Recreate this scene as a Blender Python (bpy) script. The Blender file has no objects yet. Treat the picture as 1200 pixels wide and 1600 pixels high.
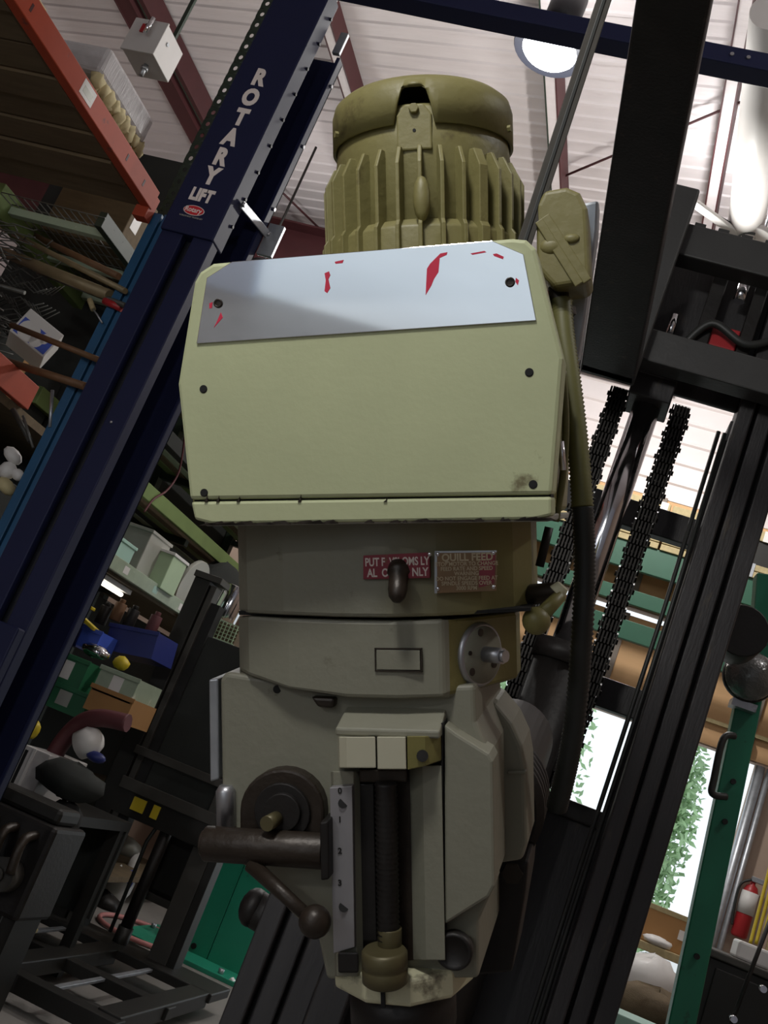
import bpy, bmesh, math, random
from mathutils import Vector, Matrix
random.seed(7)
SC = bpy.context.scene
COL = SC.collection

# ---------------------------------------------------------------- camera
F = 1650.0                                   # focal length in pixels of a 1200 x 1600 frame
EYE = Vector((0, 0, 1.4))
_u = Vector((2400, -6000, F)).normalized()   # world up / depth seen from the camera (x right, y down, z forward)
_y = Vector((320, 608, F)); _y -= _u * _y.dot(_u); _y.normalize()
_x = _y.cross(_u)
RW = Matrix((_x, _y, _u))                    # camera coords -> world coords
cam = bpy.data.cameras.new('camera'); camo = bpy.data.objects.new('camera', cam); COL.objects.link(camo)
cx, cy, cz = RW @ Vector((1, 0, 0)), RW @ Vector((0, -1, 0)), RW @ Vector((0, 0, -1))
m = Matrix((cx, cy, cz)).transposed().to_4x4(); m.translation = EYE
camo.matrix_world = m
cam.sensor_fit = 'VERTICAL'; cam.sensor_height = 36.0; cam.lens = 36.0 * F / 1600.0
cam.clip_start = 0.02; cam.clip_end = 200
SC.camera = camo

# ---------------------------------------------------------------- world, lights, exposure
SC.view_settings.view_transform = 'Standard'; SC.view_settings.look = 'None'
SC.view_settings.gamma = 1.0; SC.view_settings.use_curve_mapping = False
SC.view_settings.exposure = -0.72
w = bpy.data.worlds.new('sky'); SC.world = w; w.use_nodes = True
bg = w.node_tree.nodes['Background']
bg.inputs[0].default_value = (0.86, 0.94, 1.0, 1); bg.inputs[1].default_value = 2.0   # bright overcast sky
LAMP_W = 70.0

# ---------------------------------------------------------------- helpers
def ray(px, py): return RW @ Vector((px - 600, py - 800, F))
def at(px, py, Y=None, X=None, Z=None):
    d = ray(px, py)
    t = Y / d.y if Y is not None else X / d.x if X is not None else (Z - EYE.z) / d.z
    return EYE + d * t
CEIL0, CEILK = 7.0, 0.083
def at_ceiling(px, py, off=0.0):
    d = ray(px, py)                          # z = CEIL0 - off + K x
    t = (CEIL0 - off - EYE.z) / (d.z - CEILK * d.x)
    return EYE + d * t

def tag(o, label=None, cat=None, group=None, kind=None):
    if label: o['label'] = label
    if cat: o['category'] = cat
    if group: o['group'] = group
    if kind: o['kind'] = kind
    return o
def thing(name, label, cat, loc=(0, 0, 0), rz=0.0, group=None, mat4=None):
    o = bpy.data.objects.new(name, None); COL.objects.link(o)
    o.empty_display_size = 0.1
    o.matrix_world = mat4 if mat4 is not None else Matrix.Translation(loc) @ Matrix.Rotation(rz, 4, 'Z')
    return tag(o, label, cat, group)

def frame(p0, p1):
    z = (Vector(p1) - Vector(p0)); L = z.length; z.normalize()
    a = Vector((0, 0, 1)) if abs(z.z) < 0.9 else Vector((1, 0, 0))
    x = a.cross(z).normalized(); y = z.cross(x)
    mm = Matrix((x, y, z)).transposed().to_4x4(); mm.translation = Vector(p0)
    return mm, L

class MB:
    def __init__(s): s.v = []; s.f = []; s.sm = []; s.mi = []
    def add(s, vs, fs, smooth=False, mi=0):
        n = len(s.v); s.v += [Vector(p) for p in vs]
        for f in fs: s.f.append([i + n for i in f]); s.sm.append(smooth); s.mi.append(mi)
        return s
    def box(s, a, b, M=None, mi=0):
        (x0, y0, z0), (x1, y1, z1) = a, b
        vs = [(x, y, z) for z in (z0, z1) for y in (y0, y1) for x in (x0, x1)]
        if M is not None: vs = [M @ Vector(p) for p in vs]
        return s.add(vs, [(0, 2, 3, 1), (4, 5, 7, 6), (0, 1, 5, 4), (2, 6, 7, 3), (0, 4, 6, 2), (1, 3, 7, 5)], False, mi)
    def lathe(s, prof, M=None, n=24, smooth=True, cap=True, mi=0):
        vs = []; fs = []; k = len(prof)
        for i in range(n):
            a = 2 * math.pi * i / n
            for r, z in prof: vs.append(Vector((r * math.cos(a), r * math.sin(a), z)))
        for i in range(n):
            j = (i + 1) % n
            for q in range(k - 1): fs.append((i * k + q, j * k + q, j * k + q + 1, i * k + q + 1))
        if M is not None: vs = [M @ p for p in vs]
        s.add(vs, fs, smooth, mi)
        if cap:
            b = len(s.v) - len(vs)
            s.f.append([b + i * k for i in range(n)][::-1]); s.sm.append(False); s.mi.append(mi)
            s.f.append([b + i * k + k - 1 for i in range(n)]); s.sm.append(False); s.mi.append(mi)
        return s
    def cyl(s, p0, p1, r, r1=None, n=16, smooth=True, mi=0):
        M, L = frame(p0, p1)
        return s.lathe([(r, 0), (r if r1 is None else r1, L)], M, n, smooth, True, mi)
    def bar(s, p0, p1, w, h, mi=0):
        M, L = frame(p0, p1)
        return s.box((-w / 2, -h / 2, 0), (w / 2, h / 2, L), M, mi)
    def ball(s, c, r, n=16, sc=(1, 1, 1), M=None):
        k = n // 2; prof = [(max(1e-5, r * math.sin(math.pi * i / k)), -r * math.cos(math.pi * i / k)) for i in range(k + 1)]
        T = Matrix.Translation(c) @ (M if M is not None else Matrix.Identity(4)) @ Matrix.Diagonal((*sc, 1))
        return s.lathe(prof, T, n, True, False)
    def tube(s, pts, r, n=10, rib=None):
        pts = [Vector(p) for p in pts]; vs = []; fs = []; px = None
        for i, p in enumerate(pts):
            t = (pts[min(i + 1, len(pts) - 1)] - pts[max(i - 1, 0)]).normalized()
            if px is None:
                a = Vector((0, 0, 1)) if abs(t.z) < 0.9 else Vector((1, 0, 0)); px = a.cross(t).normalized()
            px = (px - t * px.dot(t)).normalized(); py = t.cross(px)
            rr = r(i) if callable(r) else r
            for k in range(n):
                a = 2 * math.pi * k / n; vs.append(p + (px * math.cos(a) + py * math.sin(a)) * rr)
        for i in range(len(pts) - 1):
            for k in range(n):
                j = (k + 1) % n; fs.append((i * n + k, i * n + j, (i + 1) * n + j, (i + 1) * n + k))
        s.add(vs, fs, True)
        b = len(s.v) - len(vs)
        s.f.append([b + k for k in range(n)][::-1]); s.sm.append(False); s.mi.append(0)
        s.f.append([len(s.v) - n + k for k in range(n)]); s.sm.append(False); s.mi.append(0)
        return s
    def prism(s, poly, y0, y1, mi=0):
        """poly: (x, z) outline extruded along local y"""
        n = len(poly)
        vs = [(x, y0, z) for x, z in poly] + [(x, y1, z) for x, z in poly]
        fs = [list(range(n)), list(range(n, 2 * n))[::-1]] + [(i, i + n, (i + 1) % n + n, (i + 1) % n) for i in range(n)]
        return s.add(vs, fs, False, mi)
    def vprism(s, pts, mi=0):
        """pts: (x, y, zbottom, ztop) plan outline"""
        n = len(pts)
        vs = [(p[0], p[1], p[2]) for p in pts] + [(p[0], p[1], p[3]) for p in pts]
        fs = [list(range(n))[::-1], list(range(n, 2 * n))] + [(i, (i + 1) % n, (i + 1) % n + n, i + n) for i in range(n)]
        return s.add(vs, fs, False, mi)
    def build(s, name, mats, parent=None, bevel=0.0, local=False, fix=True, seg=2):
        me = bpy.data.meshes.new(name)
        vs = s.v
        if parent is not None and not local:
            inv = parent.matrix_world.inverted() if parent.parent is None else (parent.parent.matrix_world @ parent.matrix_basis).inverted()
            vs = [inv @ p for p in vs]
        me.from_pydata([tuple(p) for p in vs], [], s.f)
        me.polygons.foreach_set('use_smooth', s.sm)
        for mm in (mats if isinstance(mats, (list, tuple)) else [mats]): me.materials.append(mm)
        me.polygons.foreach_set('material_index', s.mi)
        if fix:
            b = bmesh.new(); b.from_mesh(me); bmesh.ops.recalc_face_normals(b, faces=b.faces); b.to_mesh(me); b.free()
        me.update()
        o = bpy.data.objects.new(name, me); COL.objects.link(o)
        if parent is not None: o.parent = parent
        if bevel:
            md = o.modifiers.new('bevel', 'BEVEL'); md.width = bevel; md.segments = seg; md.limit_method = 'ANGLE'; md.angle_limit = math.radians(40)
        return o
def dup(root, M=None, label=None):
    r = root.copy(); COL.objects.link(r)
    if M is not None: r.matrix_world = M
    if label: r['label'] = label
    for ch in list(root.children):
        c = ch.copy(); COL.objects.link(c); c.parent = r
        for g in list(ch.children):
            d = g.copy(); COL.objects.link(d); d.parent = c
    return r
def text(name, body, mat, parent, M, size, xs=1.0, off=0.0, align='CENTER', ext=0.0004, space=1.0):
    cu = bpy.data.curves.new(name, 'FONT'); cu.body = body; cu.size = size; cu.align_x = align; cu.align_y = 'CENTER'
    cu.extrude = ext; cu.offset = off; cu.space_character = space; cu.resolution_u = 4
    cu.materials.append(mat)
    tmp = bpy.data.objects.new(name, cu); COL.objects.link(tmp)
    me = bpy.data.meshes.new_from_object(tmp.evaluated_get(bpy.context.evaluated_depsgraph_get()))
    bpy.data.objects.remove(tmp); bpy.data.curves.remove(cu)
    o = bpy.data.objects.new(name, me); COL.objects.link(o)
    o.parent = parent
    o.matrix_local = M @ Matrix.Diagonal((xs, 1, 1, 1))
    return o

# ---------------------------------------------------------------- materials
def mat(name, col, rough=0.6, metal=0.0, var=0.25, scale=6.0, dirt=None, dirt_amt=0.0, dirt_scale=14.0, bump=0.0, bscale=60.0,
        spec=0.5, stretch=(1, 1, 1), coat=0.0, alpha=1.0, trans=0.0):
    M = bpy.data.materials.new(name); M.use_nodes = True; nt = M.node_tree; N = nt.nodes; L = nt.links
    p = N['Principled BSDF']; p.inputs['Roughness'].default_value = rough; p.inputs['Metallic'].default_value = metal
    p.inputs['Specular IOR Level'].default_value = spec; p.inputs['Coat Weight'].default_value = coat
    p.inputs['Transmission Weight'].default_value = trans
    tc = N.new('ShaderNodeTexCoord'); mp = N.new('ShaderNodeMapping'); mp.inputs['Scale'].default_value = stretch
    L.new(tc.outputs['Object'], mp.inputs['Vector'])
    nz = N.new('ShaderNodeTexNoise'); nz.inputs['Scale'].default_value = scale; nz.inputs['Detail'].default_value = 5
    L.new(mp.outputs[0], nz.inputs['Vector'])
    mx = N.new('ShaderNodeMix'); mx.data_type = 'RGBA'
    c = Vector(col)
    mx.inputs[6].default_value = (*(c * (1 - var)), 1); mx.inputs[7].default_value = (*[min(1, q) for q in c * (1 + var)], 1)
    L.new(nz.outputs[0], mx.inputs[0]); out = mx.outputs[2]
    if dirt:
        n2 = N.new('ShaderNodeTexNoise'); n2.inputs['Scale'].default_value = dirt_scale; n2.inputs['Detail'].default_value = 8; n2.inputs['Roughness'].default_value = 0.65
        L.new(mp.outputs[0], n2.inputs['Vector'])
        rp = N.new('ShaderNodeValToRGB'); t = 0.75 - dirt_amt * 0.35
        rp.color_ramp.elements[0].position = t - 0.04; rp.color_ramp.elements[1].position = t + 0.04
        L.new(n2.outputs[0], rp.inputs[0])
        m2 = N.new('ShaderNodeMix'); m2.data_type = 'RGBA'; m2.inputs[7].default_value = (*dirt, 1)
        L.new(rp.outputs[0], m2.inputs[0]); L.new(out, m2.inputs[6]); out = m2.outputs[2]
    L.new(out, p.inputs['Base Color'])
    if bump:
        n3 = N.new('ShaderNodeTexNoise'); n3.inputs['Scale'].default_value = bscale; n3.inputs['Detail'].default_value = 4
        L.new(mp.outputs[0], n3.inputs['Vector'])
        bp = N.new('ShaderNodeBump'); bp.inputs['Strength'].default_value = bump; bp.inputs['Distance'].default_value = 0.01
        L.new(n3.outputs[0], bp.inputs['Height']); L.new(bp.outputs[0], p.inputs['Normal'])
    return M
def emit(name, col, s):
    M = bpy.data.materials.new(name); M.use_nodes = True; nt = M.node_tree; nt.nodes.clear()
    e = nt.nodes.new('ShaderNodeEmission'); e.inputs[0].default_value = (*col, 1); e.inputs[1].default_value = s
    o = nt.nodes.new('ShaderNodeOutputMaterial'); nt.links.new(e.outputs[0], o.inputs[0]); return M

BROWN = (0.05, 0.035, 0.02)
CREAM = mat('cream_olive_paint', (0.47, 0.50, 0.295), 0.6, var=0.16, scale=7, dirt=(0.17, 0.15, 0.075), dirt_amt=0.20, dirt_scale=11, bump=0.03, bscale=120)
PALE = mat('pale_grey_cream_paint', (0.205, 0.20, 0.152), 0.5, var=0.10, scale=5, dirt=(0.10, 0.08, 0.05), dirt_amt=0.14, dirt_scale=10, bump=0.06, bscale=90)
OLIVE = mat('oily_and_side_lit_olive', (0.19, 0.17, 0.055), 0.45, var=0.25, scale=9, dirt=(0.06, 0.045, 0.02), dirt_amt=0.22, dirt_scale=10, bump=0.12, bscale=50)
def body_mat(name, x0, x1):  # cooler light on the left, olive on the right, painted as a gradient
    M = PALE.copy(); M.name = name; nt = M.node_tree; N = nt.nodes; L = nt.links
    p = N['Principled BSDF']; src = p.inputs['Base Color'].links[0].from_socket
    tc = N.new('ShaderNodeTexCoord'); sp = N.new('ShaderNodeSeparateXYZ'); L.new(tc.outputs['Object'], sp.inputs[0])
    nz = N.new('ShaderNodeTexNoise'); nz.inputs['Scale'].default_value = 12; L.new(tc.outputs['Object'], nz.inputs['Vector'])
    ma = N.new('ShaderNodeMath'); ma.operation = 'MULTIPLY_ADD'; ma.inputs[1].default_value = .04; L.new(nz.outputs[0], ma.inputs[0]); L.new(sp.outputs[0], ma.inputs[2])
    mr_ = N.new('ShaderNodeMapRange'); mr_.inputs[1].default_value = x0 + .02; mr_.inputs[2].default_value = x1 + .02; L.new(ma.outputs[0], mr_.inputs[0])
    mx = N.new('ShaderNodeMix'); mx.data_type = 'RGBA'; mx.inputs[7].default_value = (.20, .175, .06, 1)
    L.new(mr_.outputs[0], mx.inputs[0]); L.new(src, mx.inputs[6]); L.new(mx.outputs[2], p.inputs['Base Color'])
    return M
MOTORP = mat('motor_olive_paint', (0.19, 0.17, 0.065), 0.5, var=0.16, scale=8, dirt=(0.09, 0.07, 0.03), dirt_amt=0.25, dirt_scale=9, bump=0.1, bscale=70)
BLOCKP = mat('clean_block_paint', (0.46, 0.44, 0.33), 0.5, var=0.08, scale=8, dirt=BROWN, dirt_amt=0.15, dirt_scale=12)
GREASYB = mat('greasy_brass', (0.10, 0.085, 0.04), 0.45, 0.3, var=0.3, scale=20)
CHIP = mat('chipped_cream_paint', (0.55, 0.53, 0.36), 0.55, var=0.12, scale=8, dirt=BROWN, dirt_amt=0.62, dirt_scale=7, bump=0.1)
DARKIRON = mat('dark_oily_iron', (0.014, 0.012, 0.011), 0.5, 0.3, var=0.4, scale=12, bump=0.1)
BROWNIRON = mat('brown_greasy_iron', (0.028, 0.02, 0.014), 0.42, 0.3, var=0.4, scale=16, bump=0.15)
BLACK = mat('black_hole', (0.006, 0.006, 0.006), 0.8, var=0.2)
STEEL = mat('worn_steel', (0.42, 0.42, 0.44), 0.38, 0.85, var=0.2, scale=20, dirt=(0.1, 0.08, 0.06), dirt_amt=0.25)
SCALE = mat('etched_scale_steel', (0.30, 0.29, 0.30), 0.5, 0.5, var=0.2, scale=20, dirt=(0.12, 0.1, 0.08), dirt_amt=0.25)
CHROME = mat('chrome_rod', (0.75, 0.75, 0.78), 0.12, 1.0, var=0.05)
ALU = mat('polished_aluminium_plate', (0.84, 0.87, 0.92), 0.05, 1.0, var=0.04, scale=3, bump=0.006, bscale=5)
REDFILM = mat('red_film', (0.60, 0.02, 0.06), 0.4, var=0.15)
REDPLATE = mat('red_label_plate', (0.20, 0.016, 0.03), 0.45, var=0.2, scale=30, dirt=(0.12, 0.085, 0.03), dirt_amt=0.35, dirt_scale=50)
TANPLATE = mat('worn_red_plate', (0.20, 0.12, 0.06), 0.4, 0.3, var=0.3, scale=40, dirt=(0.22, 0.03, 0.035), dirt_amt=0.35, dirt_scale=40)
PRINT = mat('pale_print', (0.62, 0.55, 0.50), 0.6, var=0.25, scale=80)
PRINT2 = mat('faded_print', (0.42, 0.34, 0.22), 0.6, var=0.3, scale=80)
RUBBER = mat('ribbed_conduit_black', (0.022, 0.024, 0.022), 0.5, var=0.3, scale=9)
OLIVEHOSE = mat('olive_conduit', (0.14, 0.135, 0.045), 0.5, var=0.3, scale=9)
BLUE = mat('navy_gloss_paint', (0.009, 0.012, 0.046), 0.55, var=0.12, scale=5, spec=0.25)
BLUEDK = mat('navy_inside', (0.006, 0.007, 0.012), 0.5, var=0.2)
WHITEP = mat('white_lettering', (0.78, 0.70, 0.66), 0.6, var=0.05)
REDLOGO = mat('red_badge', (0.55, 0.02, 0.03), 0.4, var=0.05)
GALV = mat('galvanised_steel', (0.42, 0.44, 0.47), 0.4, 0.7, var=0.3, scale=25)
ORANGE = mat('orange_rack_paint', (0.42, 0.058, 0.022), 0.65, var=0.15, scale=8, dirt=(0.10, 0.04, 0.04), dirt_amt=0.22, dirt_scale=9)
RACKBLUE = mat('blue_rack_paint', (0.015, 0.09, 0.20), 0.5, var=0.2)
RACKGREEN = mat('dark_green_rack_paint', (0.018, 0.032, 0.02), 0.5, var=0.2)
GREENBEAM = mat('olive_green_beam', (0.14, 0.20, 0.065), 0.6, var=0.25)
WOOD = mat('dark_deck_wood', (0.13, 0.092, 0.05), 0.8, var=0.4, scale=5, stretch=(1, 8, 8), bump=0.2)
PALEWOOD = mat('pale_lumber', (0.42, 0.34, 0.18), 0.75, var=0.3, scale=5, stretch=(8, 1, 8), bump=0.1)
FOAM = mat('cream_foam', (0.55, 0.47, 0.26), 0.8, var=0.25, scale=8, bump=0.3, bscale=20)
WRAP = mat('clear_stretch_wrap', (0.48, 0.46, 0.47), 0.22, var=0.3, scale=6, stretch=(1, 12, 1), bump=0.5, bscale=14)
GREYBOX = mat('grey_enamel', (0.55, 0.53, 0.52), 0.45, var=0.06)
CEILM = mat('white_ribbed_sheet', (0.68, 0.62, 0.62), 0.45, var=0.10, scale=3, stretch=(1, 6, 1), bump=0.25, bscale=4)
REDIRON = mat('red_oxide_steel', (0.062, 0.014, 0.016), 0.6, var=0.25)
PINKWALL = mat('pinkish_wall_sheet', (0.40, 0.25, 0.21), 0.7, var=0.12, scale=2)
CONCRETE = mat('grey_concrete', (0.21, 0.195, 0.18), 0.6, var=0.25, scale=2, dirt=(0.12, 0.11, 0.1), dirt_amt=0.35, dirt_scale=3, bump=0.05)
PLY = mat('tan_plywood', (0.66, 0.40, 0.20), 0.7, var=0.18, scale=2.5, stretch=(1, 1, 5))
BATTEN = mat('grey_batten', (0.23, 0.19, 0.16), 0.7, var=0.2)
GREENRACK = mat('green_rack_beam', (0.012, 0.085, 0.045), 0.5, var=0.15)
GREENFL = mat('green_machine_paint', (0.010, 0.16, 0.085), 0.4, var=0.2, scale=9, dirt=(0.01, 0.03, 0.02), dirt_amt=0.22)
TEAL = mat('teal_green_paint', (0.02, 0.26, 0.16), 0.4, var=0.15, scale=4, dirt=(0.02, 0.06, 0.04), dirt_amt=0.15)
MAST = mat('mast_black_steel', (0.030, 0.028, 0.029), 0.5, 0.2, var=0.4, scale=7, stretch=(3, 3, 0.6), dirt=(0.06, 0.05, 0.04), dirt_amt=0.3, bump=0.1)
MASTGREY = mat('mast_dull_grey', (0.04, 0.04, 0.039), 0.5, 0.2, var=0.25, scale=10, bump=0.08)
CHAINM = mat('oily_chain', (0.016, 0.014, 0.012), 0.4, 0.6, var=0.3)
STRAP = mat('dark_webbing', (0.05, 0.045, 0.038), 0.8, var=0.25, scale=60)
DKMETAL = mat('dark_stacker_paint', (0.013, 0.012, 0.010), 0.5, 0.2, var=0.3)
STACKG = mat('stacker_grey_edge', (0.05, 0.046, 0.04), 0.5, 0.2, var=0.3)
PIPE = mat('old_pipe', (0.26, 0.20, 0.11), 0.5, 0.3, var=0.4, scale=10)
PIPEBR = mat('rusty_pipe', (0.17, 0.085, 0.04), 0.6, 0.2, var=0.35, scale=12)
WIRE = mat('grey_wire', (0.16, 0.16, 0.15), 0.5, 0.5, var=0.3)
CARD = mat('brown_cardboard', (0.36, 0.19, 0.07), 0.8, var=0.15)
WHITE = mat('white_plastic', (0.72, 0.70, 0.68), 0.45, var=0.06)
BLUEP = mat('blue_plastic', (0.05, 0.10, 0.50), 0.45, var=0.1)
BLUEDEEP = mat('deep_blue_plastic', (0.02, 0.03, 0.16), 0.45, var=0.1)
YELLOW = mat('yellow_plastic', (0.55, 0.42, 0.02), 0.5, var=0.15)
GREENBIN = mat('green_plastic', (0.02, 0.14, 0.06), 0.5, var=0.15)
PALEGREEN = mat('pale_green_enamel', (0.42, 0.55, 0.36), 0.5, var=0.15)
MINT = mat('mint_enamel', (0.36, 0.55, 0.48), 0.5, var=0.12)
GREYGREEN = mat('grey_green_beam', (0.33, 0.40, 0.30), 0.5, var=0.25, scale=12, dirt=(0.55, 0.58, 0.5), dirt_amt=0.3)
GREYM = mat('grey_metal_sheet', (0.42, 0.42, 0.38), 0.45, 0.3, var=0.15)
DKCLOTH = mat('dark_canvas', (0.02, 0.022, 0.02), 0.9, var=0.3)
REDP = mat('red_paint', (0.40, 0.02, 0.025), 0.4, var=0.1)
DKRED = mat('dark_red_rubber', (0.10, 0.025, 0.03), 0.6, var=0.3)
PINKHOSE = mat('pink_hose', (0.50, 0.20, 0.19), 0.6, var=0.2)
TANWALL = mat('tan_wall_sheet', (0.44, 0.33, 0.26), 0.7, var=0.1, scale=1.5)
BLUEGREYWALL = mat('blue_grey_wall', (0.56, 0.62, 0.74), 0.7, var=0.1, scale=1)
LEAF = mat('leaf_green', (0.34, 0.52, 0.28), 0.7, var=0.5, scale=2)
BARK = mat('bark', (0.12, 0.09, 0.06), 0.9, var=0.3)
GRASS = mat('outdoor_concrete', (0.66, 0.66, 0.64), 0.9, var=0.1, scale=1)
LENS = emit('lamp_lens_glow', (0.93, 0.97, 1.0), 14.0)
TUBE = emit('tube_glow', (1.0, 0.93, 0.80), 6.0)
GLASS = mat('lamp_glass', (0.12, 0.125, 0.12), 0.10, 0.3, var=0.1, scale=40, bump=0.3, bscale=120, coat=0.5)

# ================================================================ SETTING
BW = 9.2                                     # back wall
LW, RWX, FW = -8.5, 6.0, -6.5
def ceil_z(x, off=0): return CEIL0 - off + CEILK * x
b = MB(); b.box((LW - .2, FW - .2, -0.2), (RWX + .2, BW + .2, 0)); o = b.build('floor', CONCRETE); tag(o, kind='structure')
# ceiling: ribbed sheets, ribs run across (X)
def sheet(ya, yb, name):
    vs, fs = [], []
    prof = []; y = ya
    while y < yb - 1e-6:
        prof += [(y, 0), (y + 0.10, -.004), (y + 0.115, -0.016), (y + 0.14, -0.016)]; y += 0.156
    prof.append((yb, 0))
    for (yy, dz) in prof:
        for x in (LW - .2, RWX + .2): vs.append((x, yy, ceil_z(x) + dz))
    for i in range(len(prof) - 1): fs.append((2 * i, 2 * i + 1, 2 * i + 3, 2 * i + 2))
    bb = MB(); bb.add(vs, fs); return bb
cl = bpy.data.objects.new('ceiling', None); COL.objects.link(cl); tag(cl, kind='structure')
nS = 8; step = 12 * 0.156
y0 = FW - .2
while y0 < BW + .2:
    sheet(y0, min(y0 + step, BW + .2), '').build('ceiling_sheet', CEILM, cl, fix=False); y0 += step
b = MB(); b.add([(LW - .4, FW - .4, ceil_z(LW) + .15), (RWX + .4, FW - .4, ceil_z(RWX) + .15), (RWX + .4, BW + .4, ceil_z(RWX) + .15), (LW - .4, BW + .4, ceil_z(LW) + .15)], [(0, 1, 2, 3)])
b.build('roof_deck', GALV, cl)
# purlins along Y under the ceiling
k = 1
for px, py, wd, hh in ((868, 150, .10, .18), (543, 110, .10, .18), (290, 150, .16, .22), (322, 170, .06, .2), (1165, 20, .1, .15)):
    p = at_ceiling(px, py, .12)
    b = MB(); x = p.x; z = ceil_z(x) - 0.035
    pu = bpy.data.objects.new('trim_%d' % k, None); COL.objects.link(pu); tag(pu, kind='structure'); k += 1
    b.box((x - wd / 2 + .012, FW, z - hh), (x + wd / 2 - .012, BW, z - hh + .012)); b.build('purlin_flange', CEILM if wd > .07 and px != 290 else REDIRON, pu)
    b = MB(); b.box((x - wd / 2, FW, z - hh - .004), (x - wd / 2 + .012, BW, z)); b.build('purlin_web', RACKGREEN if px in (868, 322) else REDIRON, pu)
    b = MB(); b.box((x + wd / 2 - .012, FW, z - hh - .004), (x + wd / 2, BW, z)); b.build('purlin_web', REDIRON, pu)
# red girder against the back wall
gz1 = at(455, 347, Y=BW - .5).z; gz0 = gz1 - .6
b = MB(); b.box((LW, BW - .35, gz0), (-.6, BW - .33, gz1)); b.box((LW, BW - .5, gz1), (-.6, BW - .18, gz1 + .02)); b.box((LW, BW - .5, gz0 - .02), (-.6, BW - .18, gz0))
tag(b.build('trim_%d' % k, REDIRON), kind='structure'); k += 1
# walls
b = MB(); b.box((LW - .15, FW, 0), (LW, BW, ceil_z(LW) + .1)); tag(b.build('wall_left', PINKWALL), kind='structure')
for zz in (2.05, 2.75, 3.6, 4.6):
    b = MB(); b.box((LW, FW, zz), (LW + .15, BW, zz + .09)); tag(b.build('trim_%d' % k, REDIRON), kind='structure'); k += 1
for yy in (4.6, 7.0):
    b = MB(); b.box((LW, yy, 0), (LW + .2, yy + .12, ceil_z(LW))); tag(b.build('trim_%d' % k, REDIRON), kind='structure'); k += 1
b = MB(); b.box((RWX, FW, 0), (RWX + .15, BW, ceil_z(RWX) + .1)); tag(b.build('wall_right', TANWALL), kind='structure')
# front wall (behind the camera) with its big open bay door
b = MB(); b.box((LW, FW - .15, 0), (-3.0, FW, 7)); b.box((.2, FW - .15, 0), (RWX, FW, 7.6)); b.box((-3.0, FW - .15, 2.6), (.2, FW, 7.4))
tag(b.build('wall_front', BLUEGREYWALL), kind='structure')
# back wall with bay door opening
DX0, DX1, DZ = -1.9, 0.93, 2.78
b = MB(); b.box((LW, BW, 0), (DX0, BW + .15, 4.75)); b.box((DX1, BW, 0), (RWX, BW + .15, 4.75))
b.box((DX0, BW + .02, DZ), (DX1, BW + .15, 3.64)); b.box((DX0, BW + .02, 3.71), (DX1, BW + .15, 4.75))
wb = b.build('wall_back', TANWALL); tag(wb, kind='structure')
# white ribbed siding above
vs, fs = [], []; prof = []; z = 4.75
while z < 7.9: prof += [(z, 0), (z + .15, 0), (z + .165, -.02), (z + .19, -.02)]; z += .2
for zz, dy in prof:
    for x in (LW, RWX): vs.append((x, BW + dy, zz))
fs = [(2 * i, 2 * i + 1, 2 * i + 3, 2 * i + 2) for i in range(len(prof) - 1)]
b = MB(); b.add(vs, fs); b.box((LW, BW + .03, 4.75), (RWX, BW + .15, 8)); b.build('ribbed_siding', CEILM, wb, fix=False)
# plywood panels over the door, with battens
rows = [(2.79, 2.97), (2.99, 3.40), (3.42, 3.63), (3.72, 4.02), (4.04, 4.30), (4.32, 4.74)]
xs = [-2.9 + .62 * i for i in range(9)]
for r0, r1 in rows:
    for i in range(8):
        if xs[i] > 2: continue
        b = MB(); dy = random.uniform(0, .006)
        b.box((xs[i] + .004, BW - .012 - dy, r0), (xs[i + 1] - .004, BW, r1)); b.build('plywood_panel', PLY, wb)
for i in range(9):
    b = MB(); b.box((xs[i] - .035, BW - .05, 2.79), (xs[i] + .035, BW - .013, 3.64)); b.box((xs[i] - .035, BW - .05, 3.71), (xs[i] + .035, BW - .013, 4.75)); b.build('batten', BATTEN, wb)
b = MB(); b.box((-2.9, BW - .06, 2.965), (2.05, BW - .02, 2.995)); b.build('batten', PALEWOOD, wb)
# right of the door
for i in range(5):
    b = MB(); x = 1.35 + .6 * i; b.box((x, BW - .03, 0), (x + .05, BW, 2.75)); b.build('batten', PALEWOOD, wb)
# rolled door track beside the opening
dr = thing('door_track', 'grey steel pipes standing beside the bright doorway', 'door track', (1.02, BW - .12, 0))
for dx, rr in ((-.045, .038), (.025, .024)):
    b = MB(); b.cyl((1.0 + dx, BW - .1, 0), (1.0 + dx, BW - .1, 2.75), rr, n=12); b.build('pipe', GALV, dr)
b = MB(); b.box((.935, BW - .15, 1.0), (1.06, BW - .005, 1.04)); b.build('bracket', GALV, dr)
# outdoors
b = MB(); b.box((-40, BW + .2, -.3), (40, BW + 60, -.05)); b.box((-40, FW - 50, -.3), (40, FW - .2, -.05)); tag(b.build('ground', GRASS), kind='structure')
def tree(name, x, y, h, r, label, n=2600):
    t = thing(name, label, 'tree', (x, y, -.05))
    b = MB(); b.cyl((x, y, -.05), (x, y, h * .6), .13, .07, n=8); b.build('trunk', BARK, t)
    b = MB()
    for _ in range(n):
        d = Vector((random.gauss(0, 1), random.gauss(0, 1), random.gauss(0, 1))).normalized() * (random.random() ** .4)
        c = Vector((x + d.x * r, y + d.y * r, h * .55 + d.z * h * .48)); s = random.uniform(.05, .11)
        u = Vector((random.gauss(0, 1), random.gauss(0, 1), random.gauss(0, 1))).normalized(); v = u.orthogonal().normalized()
        b.add([c - u * s, c - v * s * .5, c + u * s, c + v * s * .5], [(0, 1, 2, 3)])
    f = b.build('foliage', LEAF, t, fix=False); f['kind'] = 'stuff'
tree('leafy_tree', .66, 17, 4.4, .50, 'leafy green tree outside the doorway right of the mast')
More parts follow.
